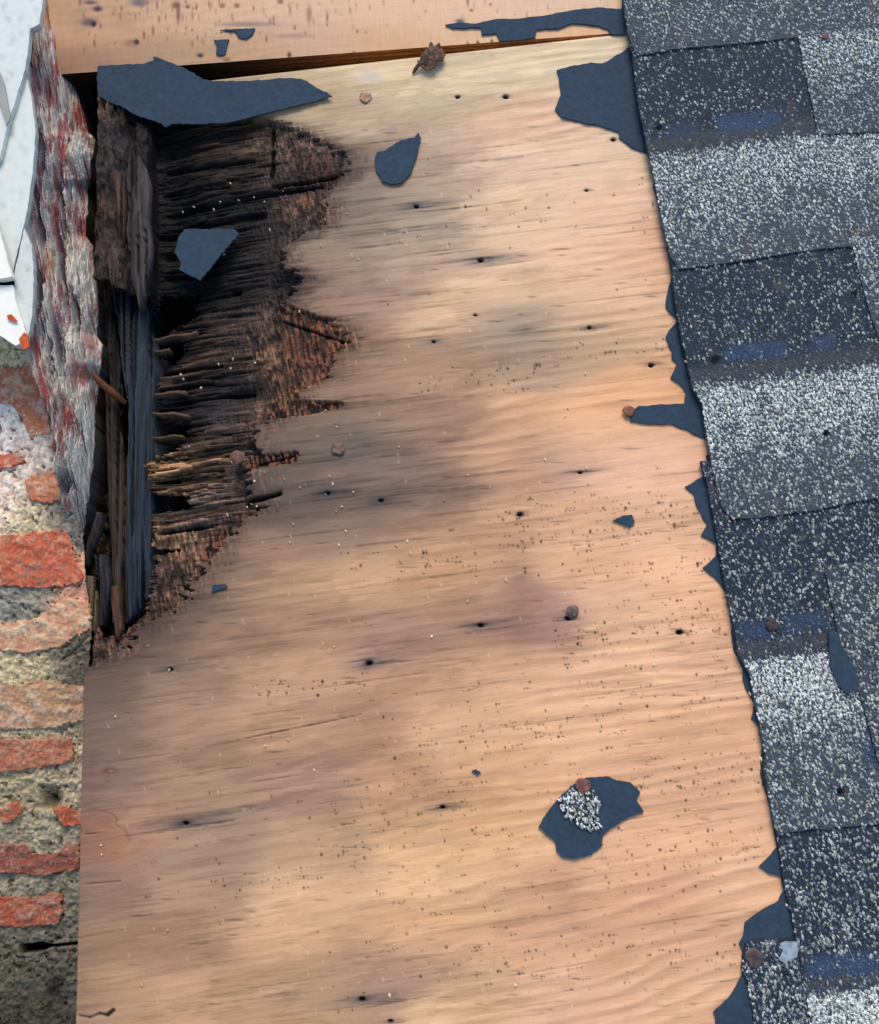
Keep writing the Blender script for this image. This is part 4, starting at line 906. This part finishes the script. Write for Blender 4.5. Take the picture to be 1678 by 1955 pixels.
nail(453, 873, .0016, 15, (124,92,84), 'rusty nail in the rotted veneer at the rim of the damage', (.1, .05))
nail(645, 856, .0010, 14, (128,104,96), 'greyish brown nail head in a grey blue stain right of the rot', (.08, 0))
nail(698, 186, .0006, 14, (176,134,116), 'tan nail head near the top board joint', (-.1, 0))
nail(1200, 785, .0020, 12, (150,94,78), 'rusty nail at the tip of the narrow felt tongue', (-.05, 0))
nail(1113, 1500, .0030, 14, (150,104,100), 'pinkish nail in the ragged felt scrap with granules', (.05, .1))
nail(1093, 1167, .0012, 12, (126,110,112), 'grey nail head standing beside its hole in the lower plywood', (.1, .1))
nail(1440, 1829, .0030, 16, (94,84,90), 'large dull nail on the lowest left shingle piece', (0, 0))
nail(1474, 1194, .0048, 12, (66,52,56), 'dark rusted nail in the blue sealant of the third shingle', (.05, 0))
nail(1576, 71, .0086, 7, (96,58,50), 'small brown nail at the joint of the top shingle', (0, 0))

# ------------------------------------------------------------------ loose bits
def granule_tuft():
    pl = [(1065,1530),(1090,1500),(1110,1515),(1135,1510),(1147,1538),(1140,1560),(1152,1588),(1112,1584),(1080,1562)]
    sheet('granule_base', [(1070,1532),(1094,1506),(1112,1518),(1132,1516),(1140,1540),(1132,1562),(1112,1572),(1084,1556)], .0024, .001, M_SHINGLE, scr4, 5, 1.5, 6, cf=lambda a, b: np.tile(lin((58, 56, 52)), (len(a), 1)), seed=36)
    grains('granules', pl, .0024, lambda a, b: .75 + 0 * a, lambda a, b: 0 * a + .0002, scr4, 5, (1060,1155,1495,1592), pitch=4.4, size=.0007)
granule_tuft()
def crumbs():
    px = []; 
    known = [(349,405),(370,395),(455,382),(485,377),(505,385),(540,365),(548,402),(555,399),(574,248),(511,178),(408,400),(420,385),(440,350),(762,853),(934,753),(660,1014),(647,1040),(629,909),(635,924),(622,944),(560,1001),(553,1035),
             (283,1233),(323,1279),(220,1368),(506,1424),(550,1412),(698,1187),(638,1235),(553,1178),(600,1470),(193,1614),(194,1632),(319,1776),(270,1880),(893,907),(848,955),(1113,655),(1230,668),(1275,995),(1341,1088),(1100,430),(350,724),(445,685),
             (345,715),(490,967),(472,968),(480,963),(622,784),(1299,650),(1301,684),(1303,690),(1309,690),(1295,700),(1432,1325),(1440,1410),(1452,1448),(1476,1464),(1502,1728),(1408,1330),(1401,990),(1410,985),(1395,478),(1415,505),(1358,89),(1455,1780)]
    pts = np.array(known + [(random.uniform(640, 1420), random.uniform(250, 1900)) for _ in range(50)] + [(random.uniform(300, 620), random.uniform(350, 1000)) for _ in range(18)], float)
    pts = np.array([p for p in pts if not (p[0] > 1270 and p[1] < 900 and tuple(p) not in known)])
    pts = pts[~inpoly(pts[:, 0], pts[:, 1], HOLE)]; sh = pts[:, 0] > (1190 + .17 * pts[:, 1]);
    W = P(pts[:, 0], pts[:, 1], np.where(sh, .0068, np.where(pts[:, 0] < np.interp(pts[:, 1], XR[:, 0], XR[:, 1]) - 20, -.0035, .0005)))
    cols = lin(np.array([226, 212, 184.0]) * rng.uniform(.75, 1.05, (len(pts), 1)))
    o = grain_mesh('loose_granules', W, .00075, cols, None, 1.7)
    tag(o, 'scattered pale granules and crumbs lying on the bare plywood', 'granules', kind='stuff')
crumbs()
def dry_leaf():
    o = empty('dry_leaf', *P(826, 108, 0))
    pl = [(803,112),(812,98),(818,92),(822,82),(828,90),(838,86),(846,96),(852,106),(846,116),(835,120),(830,132),(818,134),(806,128),(798,120)]
    sheet('blade', pl, .003, .001, M_LEAF, o, 4, 1.6, 4, hf=lambda a, b: .004 * (fbm(a / 6, b / 8, 880) - .3) + .0025 * np.exp(-((a - 828) ** 2 + (b - 110) ** 2) / 260),
          cf=lambda a, b: lin(np.array([104, 84, 76.0]) * (.45 + .95 * fbm(a / 3, b / 9, 882))[:, None]), seed=37)
    tube('stalk', [P(810, 118, .004), P(799, 124, .003), P(793, 132, .0016), P(788, 140, .001)], [.0013, .0014, .0013, .0006], M_LEAF, (92, 72, 66), o)
    tag(o, 'crumpled brown dry leaf caught at the board joint', 'leaf')
dry_leaf()
for x in bpy.data.objects:
    if '_c' in x: del x['_c']
